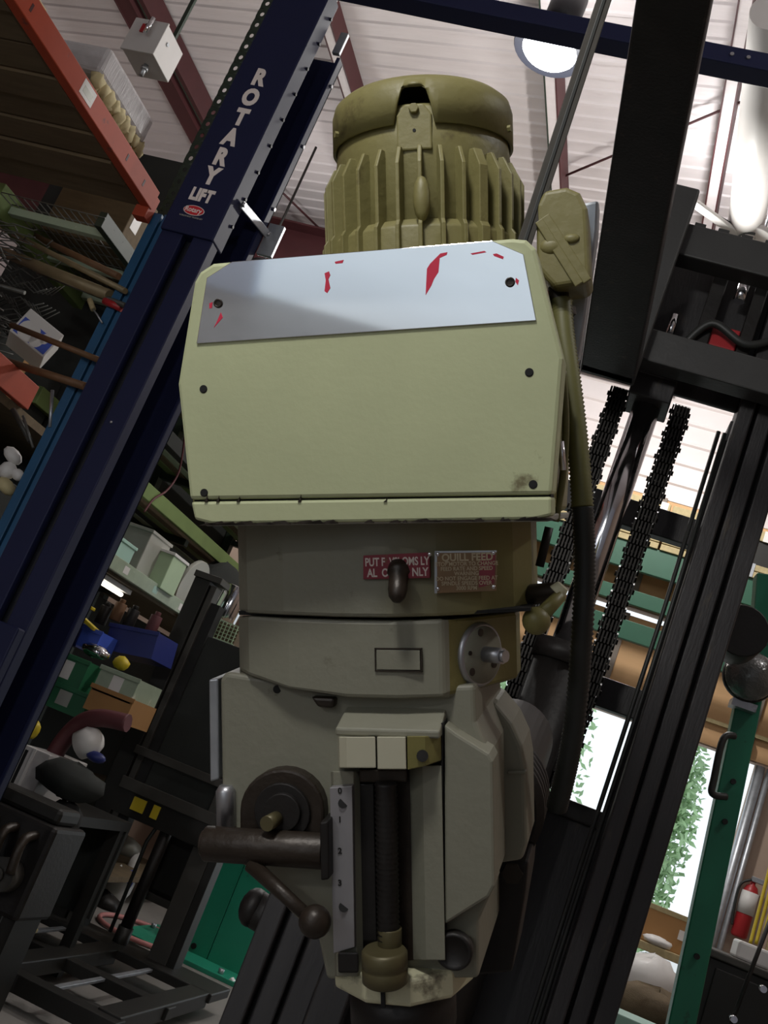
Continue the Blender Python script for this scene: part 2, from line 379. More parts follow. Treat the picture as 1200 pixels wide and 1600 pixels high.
tree('leafy_tree', -2.4, 19, 5.5, 1.8, 'leafy green tree outside, hidden farther left behind the mast')

# ================================================================ MILL HEAD
TH, RO = math.radians(13), math.radians(1.1)
s_, c_ = math.sin(RO), math.cos(RO)
def _roll(v): return Vector((v[0] * c_ + v[1] * s_, -v[0] * s_ + v[1] * c_, v[2]))
mr = _roll((math.cos(TH), 0, -math.sin(TH))); md_ = _roll((math.sin(TH), 0, math.cos(TH))); mu = _roll((0, -1, 0))
MO = Vector(((585 - 600) / F * 1.05, 0, 1.05))
MM = Matrix((RW @ mr, RW @ md_, RW @ mu)).transposed().to_4x4(); MM.translation = EYE + RW @ MO
_A = Matrix((mr, md_, mu)).transposed()
_Ai = _A.inverted()
def mp(px, py, y=0.0):
    d = _Ai @ Vector((px - 600, py - 800, F)); o = _Ai @ (-MO)
    t = (y - o.y) / d.y; p = o + d * t
    return p.x, p.z
def mq(px, py, y=0.0):
    x, z = mp(px, py, y); return Vector((x, y, z))
CAMM = _Ai @ (-MO)                           # camera position in the head's own frame
mill = thing('milling_machine_head', 'cream and olive milling machine head with round motor hanging in the centre', 'machine', mat4=MM)
def mpart(b, name, mt, bevel=0.0, parent=None, label=None, **k):
    o = b.build(name, mt, parent or mill, bevel, local=True, **k)
    if label: o['label'] = label
    return o
def poly(pts, y): return [mp(a, c, y) for a, c in pts]

# --- drive cover
b = MB(); b.prism(poly([(296, 781), (277, 600), (303, 440), (312, 424), (332, 411), (800, 372), (822, 374), (837, 388), (880, 560), (863, 773)], 0), 0, .055)
cov = mpart(b, 'drive_cover', CREAM, .004)
b = MB(); b.prism(poly([(297, 783.6), (862, 775.6), (862, 806), (835, 812), (330, 819), (303, 812)], 0), .001, .055)
mpart(b, 'cover_lip', CREAM, .003, label='lower cover strip with chipped edge')
b = MB(); b.prism(poly([(300, 780), (860, 772), (860, 780), (300, 786)], 0), .006, .05); mpart(b, 'cover_seam', BLACK)
# grimy irregular edge under the lip: paint chips
b = MB()
rc = random.Random(5)
for i in range(34):
    px = rc.uniform(325, 860); y = 819 - (px - 330) * .0145; wdt = rc.uniform(3, 22); h = rc.uniform(1.5, 5)
    b.prism(poly([(px - wdt, y + 2), (px + wdt, y + 2), (px + wdt * .5, y - h), (px - wdt * .3, y - h * .6)], 0), -.0004, .004)
for px, h in ((468, 12), (372, 8), (602, 6), (340, 10), (322, 14)):
    b.prism(poly([(px - 3, 784), (px + 2, 784), (px + 2.5, 784 - h), (px + .5, 784 - h * .4)], 0), -.0003, .004)
mpart(b, 'chipped_edge', BROWNIRON)['kind'] = 'stuff'
# --- rear housing behind the cover
b = MB(); b.prism(poly([(300, 800), (283, 600), (310, 440), (340, 420), (800, 384), (832, 396), (872, 565), (858, 800)], .055), .055, .37)
mpart(b, 'belt_housing', OLIVE, .006)
b = MB(); b.prism(poly([(318, 812), (860, 803), (858, 815), (320, 822)], .02), .02, .36); mpart(b, 'housing_floor', GREYM, .002)
# holes and screws
for px, py in ((318, 608), (827, 582), (319, 770), (833, 757)):
    c = mq(px, py); b = MB(); b.lathe([(.0034, -.0008), (.0034, .004)], Matrix.Translation(c) @ Matrix.Rotation(-math.pi / 2, 4, 'X'), 14)
    b.lathe([(.0043, -.0003), (.0043, .001)], Matrix.Translation(c) @ Matrix.Rotation(-math.pi / 2, 4, 'X'), 14)
    mpart(b, 'cover_screw', BLACK)
# aluminium plate with holes of its own and red film scraps
PLY_ = [(307, 537), (323, 434), (362, 409), (769, 376), (818, 397), (838, 501)]
b = MB(); b.prism(poly(PLY_, -.0015), -.0018, -.0001); plate = mpart(b, 'aluminium_plate', ALU, .0006)
for px, py in ((341, 474), (797, 441)):
    c = mq(px, py, -.002); T = Matrix.Translation(c) @ Matrix.Rotation(math.pi / 2, 4, 'X')
    b = MB(); b.lathe([(.0048, 0), (.0048, .001), (.0034, .0018), (.0030, .0006)], T, 16); mpart(b, 'plate_screw', BROWNIRON, parent=plate)
scr = [[(665, 461), (667, 420), (672, 412), (684, 400), (688, 396), (699, 394), (698, 398), (687, 403), (685, 425), (678, 436), (674, 446)],
       [(523, 409), (537, 406), (535, 411), (524, 412)], [(507, 427), (514, 424), (516, 430), (513, 436), (516, 450), (511, 458), (507, 455), (509, 438)],
       [(735, 396), (757, 392), (760, 394), (738, 398)], [(770, 397), (776, 396), (787, 401), (786, 405), (772, 400)],
       [(327, 474), (332, 472), (331, 481), (327, 482)], [(345, 488), (348, 496), (334, 512), (340, 500)], [(806, 434), (811, 438), (809, 446), (805, 440)]]
for sp in scr:
    b = MB(); b.prism(poly(sp, -.0022), -.0023, -.0018); mpart(b, 'red_film_scrap', REDFILM, parent=plate)

# --- motor
MX, MY = mp(662, 300, .26)[0], .26
MZ = lambda py, y: mp(660, py, y)[1]
fc = math.atan2(CAMM.x - MX, -(CAMM.y - MY))      # azimuth that faces the camera
def mdir(a): return Vector((math.sin(a), -math.cos(a), 0))
RS = 141.5 / F * (1.05 + .26) * .985
zt = MZ(113, MY - RS + .012); zb = MZ(189, MY - RS)
# body
b = MB(); T = Matrix.Translation((MX, MY, 0))
b.lathe([(.104, .20), (.104, zb - .035), (.107, zb - .02), (.103, zb + .02), (.10, zb + .025)], T, 64)
mpart(b, 'motor_body', MOTORP)
b = MB(); b.lathe([(.118, .20), (.118, zb - .118), (.108, zb - .108)], T, 64); mpart(b, 'motor_flange', MOTORP, .002)
# cooling fins
nf = 30
for i in range(nf):
    a = fc + math.radians(-2) + 2 * math.pi * i / nf
    th = .0024 if i not in (3,) else .006
    ro = .126; z0 = .20; z1 = zb - .026; z2 = zb - .048
    d = mdir(a); t = Vector((d.y, -d.x, 0)); O = Vector((MX, MY, 0))
    pr = [(.098, z0), (ro, z0), (ro, zb - .118), (ro - .004, zb - .112), (ro - .003, z2), (.112, z1), (.098, z1)]
    vs = [O + d * r + t * s * (th * (1.35 if r < .11 else 1)) + Vector((0, 0, z)) for s in (-1, 1) for r, z in pr]
    n = len(pr)
    b = MB(); b.add(vs, [list(range(n)), list(range(n, 2 * n))[::-1]] + [(q, (q + 1) % n, (q + 1) % n + n, q + n) for q in range(n)])
    mpart(b, 'cooling_fin', MOTORP, .001)
d = mdir(fc - .02); b = MB(); T2 = Matrix.Translation(Vector((MX, MY, zb - .105)) + d * .124)
b.ball((MX + d.x * .121, MY + d.y * .121, zb - .090), .010, 14, (1, .9, 2.6)); mpart(b, 'lifting_lug', MOTORP)
# fan shroud with the arched notch
fn = fc - math.radians(5); hw = math.radians(11.5)
n = 144; vs = []; fs = []
def lowz(a):
    q = (a - fn + math.pi) % (2 * math.pi) - math.pi
    if abs(q) < hw: return zb + (zt - zb) * .62 * (1 - (abs(q) / hw) ** 3) + .010 * (1 if abs(q) < hw * .98 else 0)
    return zb
prof = lambda a: [(RS - .004, zt - .018), (RS - .004, lowz(a) + .0002), (RS, lowz(a)), (RS, zt - .020), (RS - .003, zt - .009), (RS - .011, zt - .002), (RS - .024, zt), (.0005, zt + .003)]
for i in range(n):
    a = fn + 2 * math.pi * i / n; d = mdir(a)
    for r, z in prof(a): vs.append((MX + d.x * r, MY + d.y * r, z))
for i in range(n):
    for q in range(7): j = (i + 1) % n; fs.append((i * 8 + q, j * 8 + q, j * 8 + q + 1, i * 8 + q + 1))
b = MB(); b.add(vs, fs, True); mpart(b, 'fan_shroud', MOTORP)
d = mdir(fn); t = Vector((d.y, -d.x, 0)); O = Vector((MX, MY, 0))
b = MB()
tabp = [(-.020, zb - .03), (.020, zb - .03), (.020, zb + .010), (.011, zb + .022), (-.011, zb + .022), (-.020, zb + .010)]
vs = [O + d * r + t * s + Vector((0, 0, z)) for r in (.098, .107) for s, z in tabp]
b.add(vs, [list(range(6)), list(range(6, 12))[::-1]] + [(q, (q + 1) % 6, (q + 1) % 6 + 6, q + 6) for q in range(6)]); mpart(b, 'shroud_tab', MOTORP, .002)
b = MB(); c = O + d * .106 + Vector((0, 0, zb + .016)); b.cyl(c, c + d * .006, .006, n=6, smooth=False); mpart(b, 'shroud_bolt', MOTORP, .001)
b = MB(); c = O + d * .1065 + Vector((0, 0, zb - .008)); b.cyl(c, c + d * .001, .002, n=10); mpart(b, 'vent_hole', BLACK)
for s in (-1, 1):
    b = MB(); a = fc + s * math.radians(66); dd = mdir(a); c = O + dd * RS + Vector((0, 0, zb + .012)); b.cyl(c - dd * .002, c + dd * .004, .004, n=6, smooth=False); mpart(b, 'shroud_bolt', MOTORP)
# --- junction box on the right of the motor
JY = .20
b = MB(); b.prism(poly([(838, 320), (850, 297), (885, 291), (906, 300), (918, 325), (923, 430), (918, 442), (866, 450), (838, 420)], JY), JY, JY + .09)
jb = mpart(b, 'junction_box', MOTORP, .006, seg=3)
for a0, a1 in (((842, 345), (905, 445)), ((852, 338), (918, 440))):
    b = MB(); p0, p1 = mq(*a0, JY), mq(*a1, JY); b.bar(p0, p1, .005, .010); mpart(b, 'diagonal_rib', MOTORP, .001, parent=jb)
b = MB(); b.ball(mq(862, 385, JY + .002), .011, 14, (1.3, .5, .9)); mpart(b, 'boss', MOTORP, parent=jb)
b = MB(); b.ball(mq(893, 373, JY), .007, 10, (1.4, .6, .8)); mpart(b, 'boss', MOTORP, parent=jb)
b = MB(); c = mq(872, 448, JY + .04); e = mq(878, 500, JY + .04); b.cyl(c, e, .012, n=14); b.cyl(mq(877, 482, JY + .04), mq(878, 494, JY + .04), .017, n=8, smooth=False)
mpart(b, 'conduit_fitting', BROWNIRON)
b = MB(); b.prism(poly([(905, 318), (936, 312), (934, 360), (915, 500), (905, 560), (890, 555), (892, 460)], JY + .1), JY + .1, JY + .14); mpart(b, 'foil_wrap', GALV, .004)
# --- flexible conduit
pts2 = [(877, 470), (881, 520), (889, 580), (898, 650), (905, 720), (910, 790), (913, 850), (913, 920), (909, 1000), (903, 1080), (893, 1160), (882, 1215), (870, 1262)]
def smooth_path(ps, per=20):
    ps = [Vector(p) for p in ps]; out = []
    for i in range(len(ps) - 1):
        a, bq, c, dq = ps[max(i - 1, 0)], ps[i], ps[i + 1], ps[min(i + 2, len(ps) - 1)]
        for k in range(per):
            t = k / per
            out.append(0.5 * ((2 * bq) + (c - a) * t + (2 * a - 5 * bq + 4 * c - dq) * t * t + (3 * bq - a - 3 * c + dq) * t ** 3))
    out.append(ps[-1]); return out
path = smooth_path([mq(px, py, .235 - .05 * min(1, i / 5) + max(0, i - 8) * .02) for i, (px, py) in enumerate(pts2)], 22)
cut = int(len(path) * .42)
for nm, sl, mt in (('flexible_conduit', path[:cut + 1], OLIVEHOSE), ('flexible_conduit', path[cut:], RUBBER)):
    b = MB(); b.tube(sl, lambda i: .0112 if i % 2 else .0130, 12)
    mpart(b, nm, mt, fix=False, label='olive upper conduit' if mt is OLIVEHOSE else 'black lower conduit')
b = MB(); b.tube(smooth_path([mq(880, 580, .16), mq(884, 660, .16), mq(880, 740, .16), mq(868, 815, .16)], 8), .004, 8); mpart(b, 'control_cable', OLIVEHOSE)
b = MB(); b.cyl(mq(876, 690, .15), mq(880, 735, .15), .004, n=10); mpart(b, 'cable_ferrule', CHROME)

# --- neck
def vp(pts, zt_, zb_, ys=None):
    """pts: (px, y); zt_/zb_: pixel rows (number or list)"""
    out = []
    for i, (px, y) in enumerate(pts):
        T_ = zt_[i] if isinstance(zt_, list) else zt_; B_ = zb_[i] if isinstance(zb_, list) else zb_
        x, z1 = mp(px, T_, y); x2, z0 = mp(px, B_, y); out.append((x, y, z0, z1))
    return out
neck = [(374, .30), (371, .075), (384, .055), (440, .042), (520, .038), (600, .038), (680, .046), (750, .064), (800, .088), (829, .12), (838, .30)]
b = MB(); b.vprism(vp(neck, 800, [958, 957, 958, 961, 964, 965, 964, 960, 955, 950, 945]))
nk = mpart(b, 'upper_casting', body_mat('side_light_gradient_paint', mp(590, 900, .04)[0], mp(760, 900, .05)[0]), .004)
b = MB(); b.prism(poly([(372, 955), (560, 963), (828, 950), (828, 955), (560, 969), (372, 961)], .06), .062, .25); mpart(b, 'casting_seam', BLACK)
gh = [(376, .30), (373, .075), (388, .056), (450, .046), (540, .042), (620, .042), (690, .047), (701, .054), (755, .10), (806, .15), (812, .30)]
b = MB(); b.vprism(vp(gh, [962, 962, 962, 966, 969, 970, 968, 966, 962, 956, 952], [1050, 1048, 1056, 1078, 1090, 1092, 1090, 1086, 1074, 1060, 1050]))
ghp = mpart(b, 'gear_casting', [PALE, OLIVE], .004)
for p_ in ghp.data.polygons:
    if p_.center.x > mp(715, 1000, .07)[0]: p_.material_index = 1  # right-hand faces coloured olive for the different light on that side
# blank recessed nameplate
b = MB()
x0, z0 = mp(586, 1049, .041); x1, z1 = mp(659, 1013, .041)
for (a0, a1, c0, c1) in ((x0, x1, z0, z0 + .0012), (x0, x1, z1 - .0012, z1), (x0, x0 + .0012, z0, z1), (x1 - .0012, x1, z0, z1)): b.box((a0, .0402, c0), (a1, .046, c1))
mpart(b, 'blank_nameplate_groove', BROWNIRON)
b = MB(); b.box((x0 + .002, .0404, z0 + .002), (x1 - .002, .046, z1 - .002)); mpart(b, 'blank_nameplate', PALE, .0005)
# dial flange on the chamfer
A0, A1 = Vector((*[mp(701, 1020, .054)[0]], .054, 0)), Vector((mp(806, 1020, .15)[0], .15, 0))
ct = (A1 - A0).normalized(); cn = Vector((ct.y, -ct.x, 0))
if cn.y > 0: cn = -cn
dc = A0.lerp(A1, .42); dc.z = mp(745, 1023, .09)[1]
DT = Matrix((ct, Vector((0, 0, 1)), cn)).transposed().to_4x4(); DT.translation = dc
b = MB(); b.lathe([(.034, -.004), (.0345, .003), (.033, .006), (.030, .0066), (.001, .0066)], DT, 40); dial = mpart(b, 'dial_flange', [STEEL])
b = MB(); b.lathe([(.0305, .0062), (.0305, .0070), (.001, .0070)], DT, 40); mpart(b, 'dial_face', PALE, parent=dial)
b = MB(); b.cyl(DT @ Vector((.004, 0, .006)), DT @ Vector((.004, 0, .030)), .0085, n=16); b.cyl(DT @ Vector((.004, 0, .028)), DT @ Vector((.004, 0, .034)), .0065, n=12); mpart(b, 'dial_shaft', STEEL, parent=dial)
for q, (u, v) in enumerate(((-.004, .024), (-.019, -.016), (.018, -.012), (-.022, .004))):
    b = MB(); b.cyl(DT @ Vector((u, v, .0065)), DT @ Vector((u, v, .0078)), .0042 if q < 3 else .002, n=12); b.cyl(DT @ Vector((u, v, .0065)), DT @ Vector((u, v, .0082)), .0026, n=6); mpart(b, 'socket_screw', BROWNIRON, parent=dial)
# red label plates
def label_plate(name, q, mt, y):
    b = MB(); b.prism(poly(q, y), y - .0012, y + .004); return mpart(b, name, mt, .0003)
lp1 = label_plate('red_label', [(568, 905), (568, 868), (671, 863), (672, 903)], REDPLATE, .0355)
lp2 = label_plate('quill_feed_plate', [(679, 927), (679, 862), (776, 861), (775, 923)], TANPLATE, .040)
lp2.rotation_euler = (0, 0, 0)
b = MB(); b.prism(poly([(748, 918), (750, 864), (774, 863), (773, 912)], .0385), .0383, .0392); mpart(b, 'unworn_patch', REDPLATE, parent=lp2)
b = MB(); b.prism(poly([(679, 927), (679, 862), (683, 862), (683, 927)], .0385), .0383, .040); b.prism(poly([(679, 864), (679, 861), (776, 860), (776, 863)], .0385), .0383, .040); mpart(b, 'plate_rim', GALV, parent=lp2)
def ttext(name, body, px, py, y, size, par, mt=PRINT, xs=1, off=0.0003, roll=-1.0):
    c = mq(px, py, y); M = Matrix.Translation(c) @ Matrix.Rotation(math.pi / 2, 4, 'X') @ Matrix.Rotation(math.radians(roll * -1), 4, 'Z')
    return text(name, body, mt, par, M, size, xs, off, ext=.0001)
ttext('label_text', 'PUT F  VSJ OMS LY', 620, 878, .0342, .0118, lp1, xs=.70)
ttext('label_text', 'AL  O     D  NLY', 621, 895, .0342, .0118, lp1, xs=.76)
ttext('plate_text', 'QUILL FEED', 730, 871, .0380, .0105, lp2, PRINT2, .95)
for i, tx in enumerate(('STOP MOTOR TO CHANGE', 'FEED RATE AND SPEED', 'WARNING', 'DO NOT ENGAGE FEED AT', 'SPINDLE SPEEDS OVER', '3000 RPM')):
    ttext('plate_text', tx, 729, 881 + i * 7.6, .0380, .0056, lp2, PRINT2, .92, 0.0001)
for px, py, y in ((671, 866, .034), (684, 866, .0383), (771, 864, .0383), (684, 920, .0383), (771, 917, .0383)):
    b = MB(); b.ball(mq(px, py, y), .0022, 10, (1, .5, 1)); mpart(b, 'rivet', CHROME, parent=lp2 if px > 675 else lp1)
# plunger
b = MB(); c = mq(624, 890, .040); T, _ = frame(c, c + Vector((.003, -.035, -.040)))
b.lathe([(.0125, -.004), (.0125, .006), (.0100, .008), (.0100, .026), (.0085, .034), (.005, .039), (.0005, .040)], T, 20); mpart(b, 'spring_plunger', BROWNIRON)
# --- lever knob on the right
b = MB(); p0, p1 = mq(826, 930, .12), mq(876, 922, .10); b.cyl(p0, p1, .012, .009, n=14); kn = mpart(b, 'lever_hub', BROWNIRON, .001)
b = MB(); b.cyl(mq(870, 926, .098), mq(880, 915, .098), .010, .007, n=12); mpart(b, 'lever_tip', CHIP, .001, parent=kn)
b = MB(); b.cyl(mq(876, 930, .095), mq(845, 962, .08), .007, .0085, n=12); mpart(b, 'lever_stem', OLIVE, parent=kn)
b = MB(); b.ball(mq(838, 970, .078), .0148, 20); mpart(b, 'ball_knob', OLIVE, parent=kn)
b = MB(); b.cyl(mq(858, 824, .15), mq(843, 885, .15), .005, n=10); mpart(b, 'linkage_rod', DARKIRON)

# --- lower head casting
LY = .062
b = MB(); b.prism(poly([(343, 1061), (352, 1050), (430, 1062), (520, 1080), (742, 1070), (744, 1128), (765, 1180), (768, 1395), (748, 1440), (748, 1530), (510, 1532), (497, 1470), (432, 1405), (372, 1345), (346, 1235)], LY), LY, .28)
mpart(b, 'head_casting', PALE, .006, seg=3)
# sloping ledge and quill housing cheeks
b = MB()
x0 = mp(527, 1140, .03)[0]; x1 = mp(689, 1138, .03)[0]
zl0 = mp(600, 1140, .022)[1]; zl1 = mp(600, 1100, LY)[1]; zl2 = mp(600, 1152, .022)[1]
vs = [(x0, .022, zl2), (x1, .022, zl2), (x1, .022, zl0), (x0, .022, zl0), (x1, LY + .01, zl1), (x0 + .002, LY + .01, zl1), (x1, LY + .01, zl2), (x0, LY + .01, zl2)]
b.add(vs, [(0, 1, 2, 3), (3, 2, 4, 5), (0, 3, 5, 7), (1, 6, 4, 2), (7, 5, 4, 6), (0, 7, 6, 1)]); mpart(b, 'housing_ledge', PALE, .002)
b = MB(); b.vprism(vp([(528, .07), (530, .018), (541, .012), (587, .012)], 1151, 1200)); mpart(b, 'stop_block', BLOCKP, .001)
b = MB(); b.vprism(vp([(589, .07), (589, .012), (634, .012), (636, .07)], 1151, 1202)); mpart(b, 'stop_block', BLOCKP, .001)
b = MB(); b.vprism(vp([(636, .07), (636, .013), (664, .018), (689, .034), (689, .07)], [1150] * 5, [1203, 1203, 1197, 1188, 1188])); mpart(b, 'stop_block', OLIVE, .001, label='oily brown-olive block end')
b = MB(); b.cyl(mq(660, 1181, .014), mq(660, 1181, .022), .006, n=12); mpart(b, 'block_screw', DARKIRON)
b = MB(); b.vprism(vp([(640, .07), (640, .055), (660, .040), (690, .034), (690, .07)], 1196, 1500)); mpart(b, 'housing_cheek', PALE, .001)
b = MB(); b.vprism(vp([(516, .07), (520, .040), (552, .034), (562, .045), (562, .07)], 1205, 1525)); mpart(b, 'housing_cheek', PALE, .001)
b = MB(); b.vprism(vp([(562, .07), (562, .056), (640, .056), (640, .07)], 1200, 1500)); mpart(b, 'quill_slot', BROWNIRON)
b = MB(); b.vprism(vp([(560, .056), (560, .046), (584, .046), (584, .056)], 1225, 1470)); mpart(b, 'slot_key', DARKIRON, .001)
b = MB(); b.vprism(vp([(561, .06), (561, .036), (636, .036), (636, .06)], 1202, 1222)); mpart(b, 'rod_bearing', BROWNIRON, .002)
b = MB(); b.prism(poly([(515, 1231), (550, 1228), (554, 1480), (521, 1490)], .026), .026, .036); sc_ = mpart(b, 'depth_scale', SCALE, .0006)
for px, py in ((536, 1255), (537, 1417)):
    b = MB(); b.cyl(mq(px, py, .0255), mq(px, py, .030), .0052, n=14); mpart(b, 'scale_hole', BLACK, parent=sc_)
for i, py in enumerate((1236, 1281, 1330, 1380)):
    ttext('scale_numeral', str(i), 531, py, .0255, .0085, sc_, DARKIRON)
b = MB(); rx = .034
c0, c1 = mq(603, 1222, rx), mq(607, 1470, rx)
# threaded stop rod
n = 60; b.tube([c0.lerp(c1, i / n) for i in range(n + 1)], lambda i: .0122 if i % 2 else .0108, 14); mpart(b, 'threaded_stop_rod', DARKIRON, fix=False)
b = MB(); b.cyl(mq(609, 1482, rx), mq(609, 1449, rx), .0125, n=20); mpart(b, 'brass_collar', GREASYB, .001)
b = MB(); kz = mq(600, 1484, .020); T = Matrix.Translation((kz.x, .022, kz.z))
kl = kz.z - mq(600, 1538, .020).z
b.lathe([(.020, -kl), (.0235, -kl + .003), (.0235, -kl * .55), (.0225, -kl * .5), (.0235, -kl * .45), (.0235, -.003), (.021, 0)], T, 32); mpart(b, 'micrometer_knob', GREASYB)
b = MB(); b.vprism(vp([(528, .06), (528, .02), (560, .02), (560, .06)], 1488, 1520)); mpart(b, 'scale_foot', DARKIRON, .002)
# right side panel
b = MB(); b.prism(poly([(694, 1132), (712, 1146), (764, 1178), (770, 1190), (773, 1385), (764, 1402), (694, 1446)], .038), .038, LY + .02); mpart(b, 'side_panel', PALE, .003)
b = MB(); b.prism(poly([(689, 1130), (692, 1130), (692, 1480), (689, 1480)], .036), .036, .07); mpart(b, 'panel_gap', BLACK)
b = MB(); c = mq(711, 1481, .05); T = Matrix.Translation(c) @ Matrix.Rotation(math.pi / 2, 4, 'X')
b.lathe([(.0195, 0), (.0195, .010), (.017, .013), (.015, .010), (.001, .009)], T, 28); mpart(b, 'rubber_plug', DARKIRON)
# dirt pockets of the casting: oil port, hole, corner boss
b = MB(); b.cyl(mq(433, 1077, LY - .001), mq(433, 1077, LY + .004), .0045, n=12); mpart(b, 'oil_port', BLACK)
b = MB(); b.prism(poly([(487, 1088), (525, 1090), (523, 1106), (498, 1104)], .055), .050, .07); mpart(b, 'oil_port', BROWNIRON, .003)
# bottom clamp ring and quill
QX, QY = mp(628, 1540, .10)[0], .105
zr1 = mp(628, 1528, .035)[1]; zr0 = mp(628, 1578, .030)[1]
T = Matrix.Translation((QX, QY, 0))
b = MB(); b.lathe([(.070, zr0), (.078, zr0 + .004), (.078, zr1 - .002), (.074, zr1)], T, 10, False); mpart(b, 'clamp_ring', CHIP, .003)
b = MB(); b.box((-.002, -.0005, zr0 + .002), (.002, .004, zr1 - .002), Matrix.Translation((QX - .004, QY - .0785, 0))); mpart(b, 'clamp_split', BLACK)
b = MB(); b.lathe([(.045, zr0 - .20), (.045, zr0 - .05), (.058, zr0 - .045), (.058, zr0)], T, 32); mpart(b, 'quill', DARKIRON)
# --- feed handle side: arched hub, barrel, lever
def mdisc(b, px, py, y0, y1, r, n=24): b.cyl(mq(px, py, y0), mq(px, py, y0) + Vector((0, y1 - y0, 0)), r, n=n)
arch = [(374, 1306)] + [(440 - 66 * math.cos(a), 1268 - 66 * math.sin(a)) for a in [math.pi * i / 14 for i in range(15)]] + [(506, 1306)]
arch = [(px, py if py < 1260 else py) for px, py in arch]
b = MB(); b.prism(poly(arch, .045), .045, LY + .01); hub = mpart(b, 'pinion_cover', BROWNIRON, .003)
for r, y0 in ((.031, .040), (.020, .034)):
    b = MB(); mdisc(b, 440, 1270, y0, .05, r); mpart(b, 'cover_ring', DARKIRON, .001, parent=hub)
b = MB(); p = mq(432, 1279, .034); b.cyl(p, p + Vector((-.004, -.02, 0)), .008, n=14); mpart(b, 'pinion_stub', GREASYB, parent=hub)
b = MB(); b.cyl(mq(322, 1318, .03), mq(508, 1330, .03), .0185, n=22); b.cyl(mq(316, 1317, .03), mq(330, 1318, .03), .0135, n=18); mpart(b, 'feed_barrel', BROWNIRON, .001)
b = MB(); b.prism(poly([(501, 1283), (515, 1280), (516, 1372), (503, 1374)], .015), .01, .05); mpart(b, 'feed_bracket', DARKIRON, .002)
b = MB(); b.cyl(mq(392, 1350, .02), mq(488, 1438, -.01), .0085, .0065, n=14); lv = mpart(b, 'feed_lever', BROWNIRON)
b = MB(); b.ball(mq(492, 1440, -.012), .0165, 18); mpart(b, 'lever_ball', BROWNIRON, parent=lv)
b = MB(); T = Matrix.Translation(mq(354, 1290, .06)); b.lathe([(.011, 0), (.011, .038), (.007, .044)], T, 18)
mpart(b, 'steel_collar', STEEL)
b = MB(); b.prism(poly([(326, 1062), (341, 1060), (342, 1218), (328, 1222)], .08), .08, .2); mpart(b, 'side_cover', GALV, .002)
# --- ram ring and ram behind
b = MB(); b.prism(poly([(640, 1080), (742, 1082), (775, 1100), (800, 1130), (816, 1165), (822, 1200), (824, 1320), (816, 1345), (770, 1352), (640, 1352)], .19), .19, .29); mpart(b, 'ram_adapter', PALE, .006, seg=3)
b = MB(); b.prism(poly([(792, 1205), (822, 1204), (822, 1210), (792, 1211)], .186), .186, .20); mpart(b, 'adapter_rib', PALE, .002)
RC = mq(745, 1265, .30)
b = MB(); prof = [(.075, 0)]
for i in range(5): prof += [(.075, .010 + i * .02), (.084, .012 + i * .02), (.084, .022 + i * .02), (.075, .024 + i * .02)]
prof += [(.066, .14), (.066, .42)]
b.lathe(prof, Matrix.Translation(RC) @ Matrix.Rotation(-math.pi / 2, 4, 'X'), 40); mpart(b, 'ram', DARKIRON)
b = MB(); b.prism(poly([(690, 1345), (826, 1345), (822, 1392), (800, 1520), (690, 1530)], .24), .24, .36); mpart(b, 'ram_clamp', DARKIRON, .004)
b = MB(); b.lathe([(.013, 0), (.013, .02)], Matrix.Translation(mq(800, 1366, .235)) @ Matrix.Rotation(-math.pi / 2, 4, 'X'), 6, False); mpart(b, 'clamp_bolt', BROWNIRON)

# ================================================================ FORKLIFT
FA = math.atan2(.066, 1.0)                   # the truck stands a few degrees off the building's depth
fk = thing('forklift', 'green forklift with black mast and raised fork behind the machine head', 'forklift', (-.26, 2.3, 0), FA)
FI = fk.matrix_world.inverted()
def fl(px, py, y=0.0):
    """pixel -> truck coordinates on the plane local y"""
    o = FI @ EYE; d = FI.to_3x3() @ ray(px, py); t = (y - o.y) / d.y; return o + d * t
def fpart(b, name, mt, bevel=0.0, parent=None, label=None, **k):
    o = b.build(name, mt, parent or fk, bevel, local=True, **k)
    if label: o['label'] = label
    return o
# right mast rail: three flanges with grooves
xr0, xr1 = fl(852, 1597).x, fl(962, 1597).x
def rail(x0, x1, y, z0, z1, flip=False):
    w_ = (x1 - x0)
    for i, (a, c_2, dy) in enumerate(((0, .27, .0), (.34, .62, .012), (.69, 1.0, .002))):
        b = MB(); b.box((x0 + a * w_, y + dy, z0), (x0 + c_2 * w_, y + dy + .13, z1)); fpart(b, 'mast_channel', MAST, .004)
    b = MB(); b.box((x0 + .02, y + .04, z0), (x1 - .02, y + .12, z1)); fpart(b, 'mast_web', BLACK)
rail(xr0, xr1, 0, .05, 3.15)
xl0, xl1 = fl(342, 1597).x, fl(475, 1597).x
zlt = fl(600, 900).z
rail(xl0, xl1, 0, .05, 1.95)
b = MB(); b.box((xl1 + .0, -.01, .05), (xl1 + .07, .1, 1.9)); fpart(b, 'mast_channel', MAST, .004)
# angle beside right rail with hoses
xa = xr0
b = MB(); b.box((xa - .006, .06, .05), (xa + .01, .16, 2.5)); fpart(b, 'hose_guide', MAST, .002)
for i in range(2):
    b = MB(); x = xa - .012 - i * .014; b.tube([(x, .03, .4), (x, .03, 1.4), (x + .004, .03, 2.0), (x, .03, 2.45)], .005, 8); fpart(b, 'hydraulic_hose', RUBBER)
zsh = fl(880, 1255, .2).z
b = MB(); b.box((xl1 + .05, .17, .1), (xr0 + .03, .22, zsh)); fpart(b, 'mast_shield', MAST, .004)
b = MB(); b.box((xl1 + .05, .15, zsh - .03), (xr0 + .03, .24, zsh + .01)); fpart(b, 'shield_rim', DARKIRON, .004)
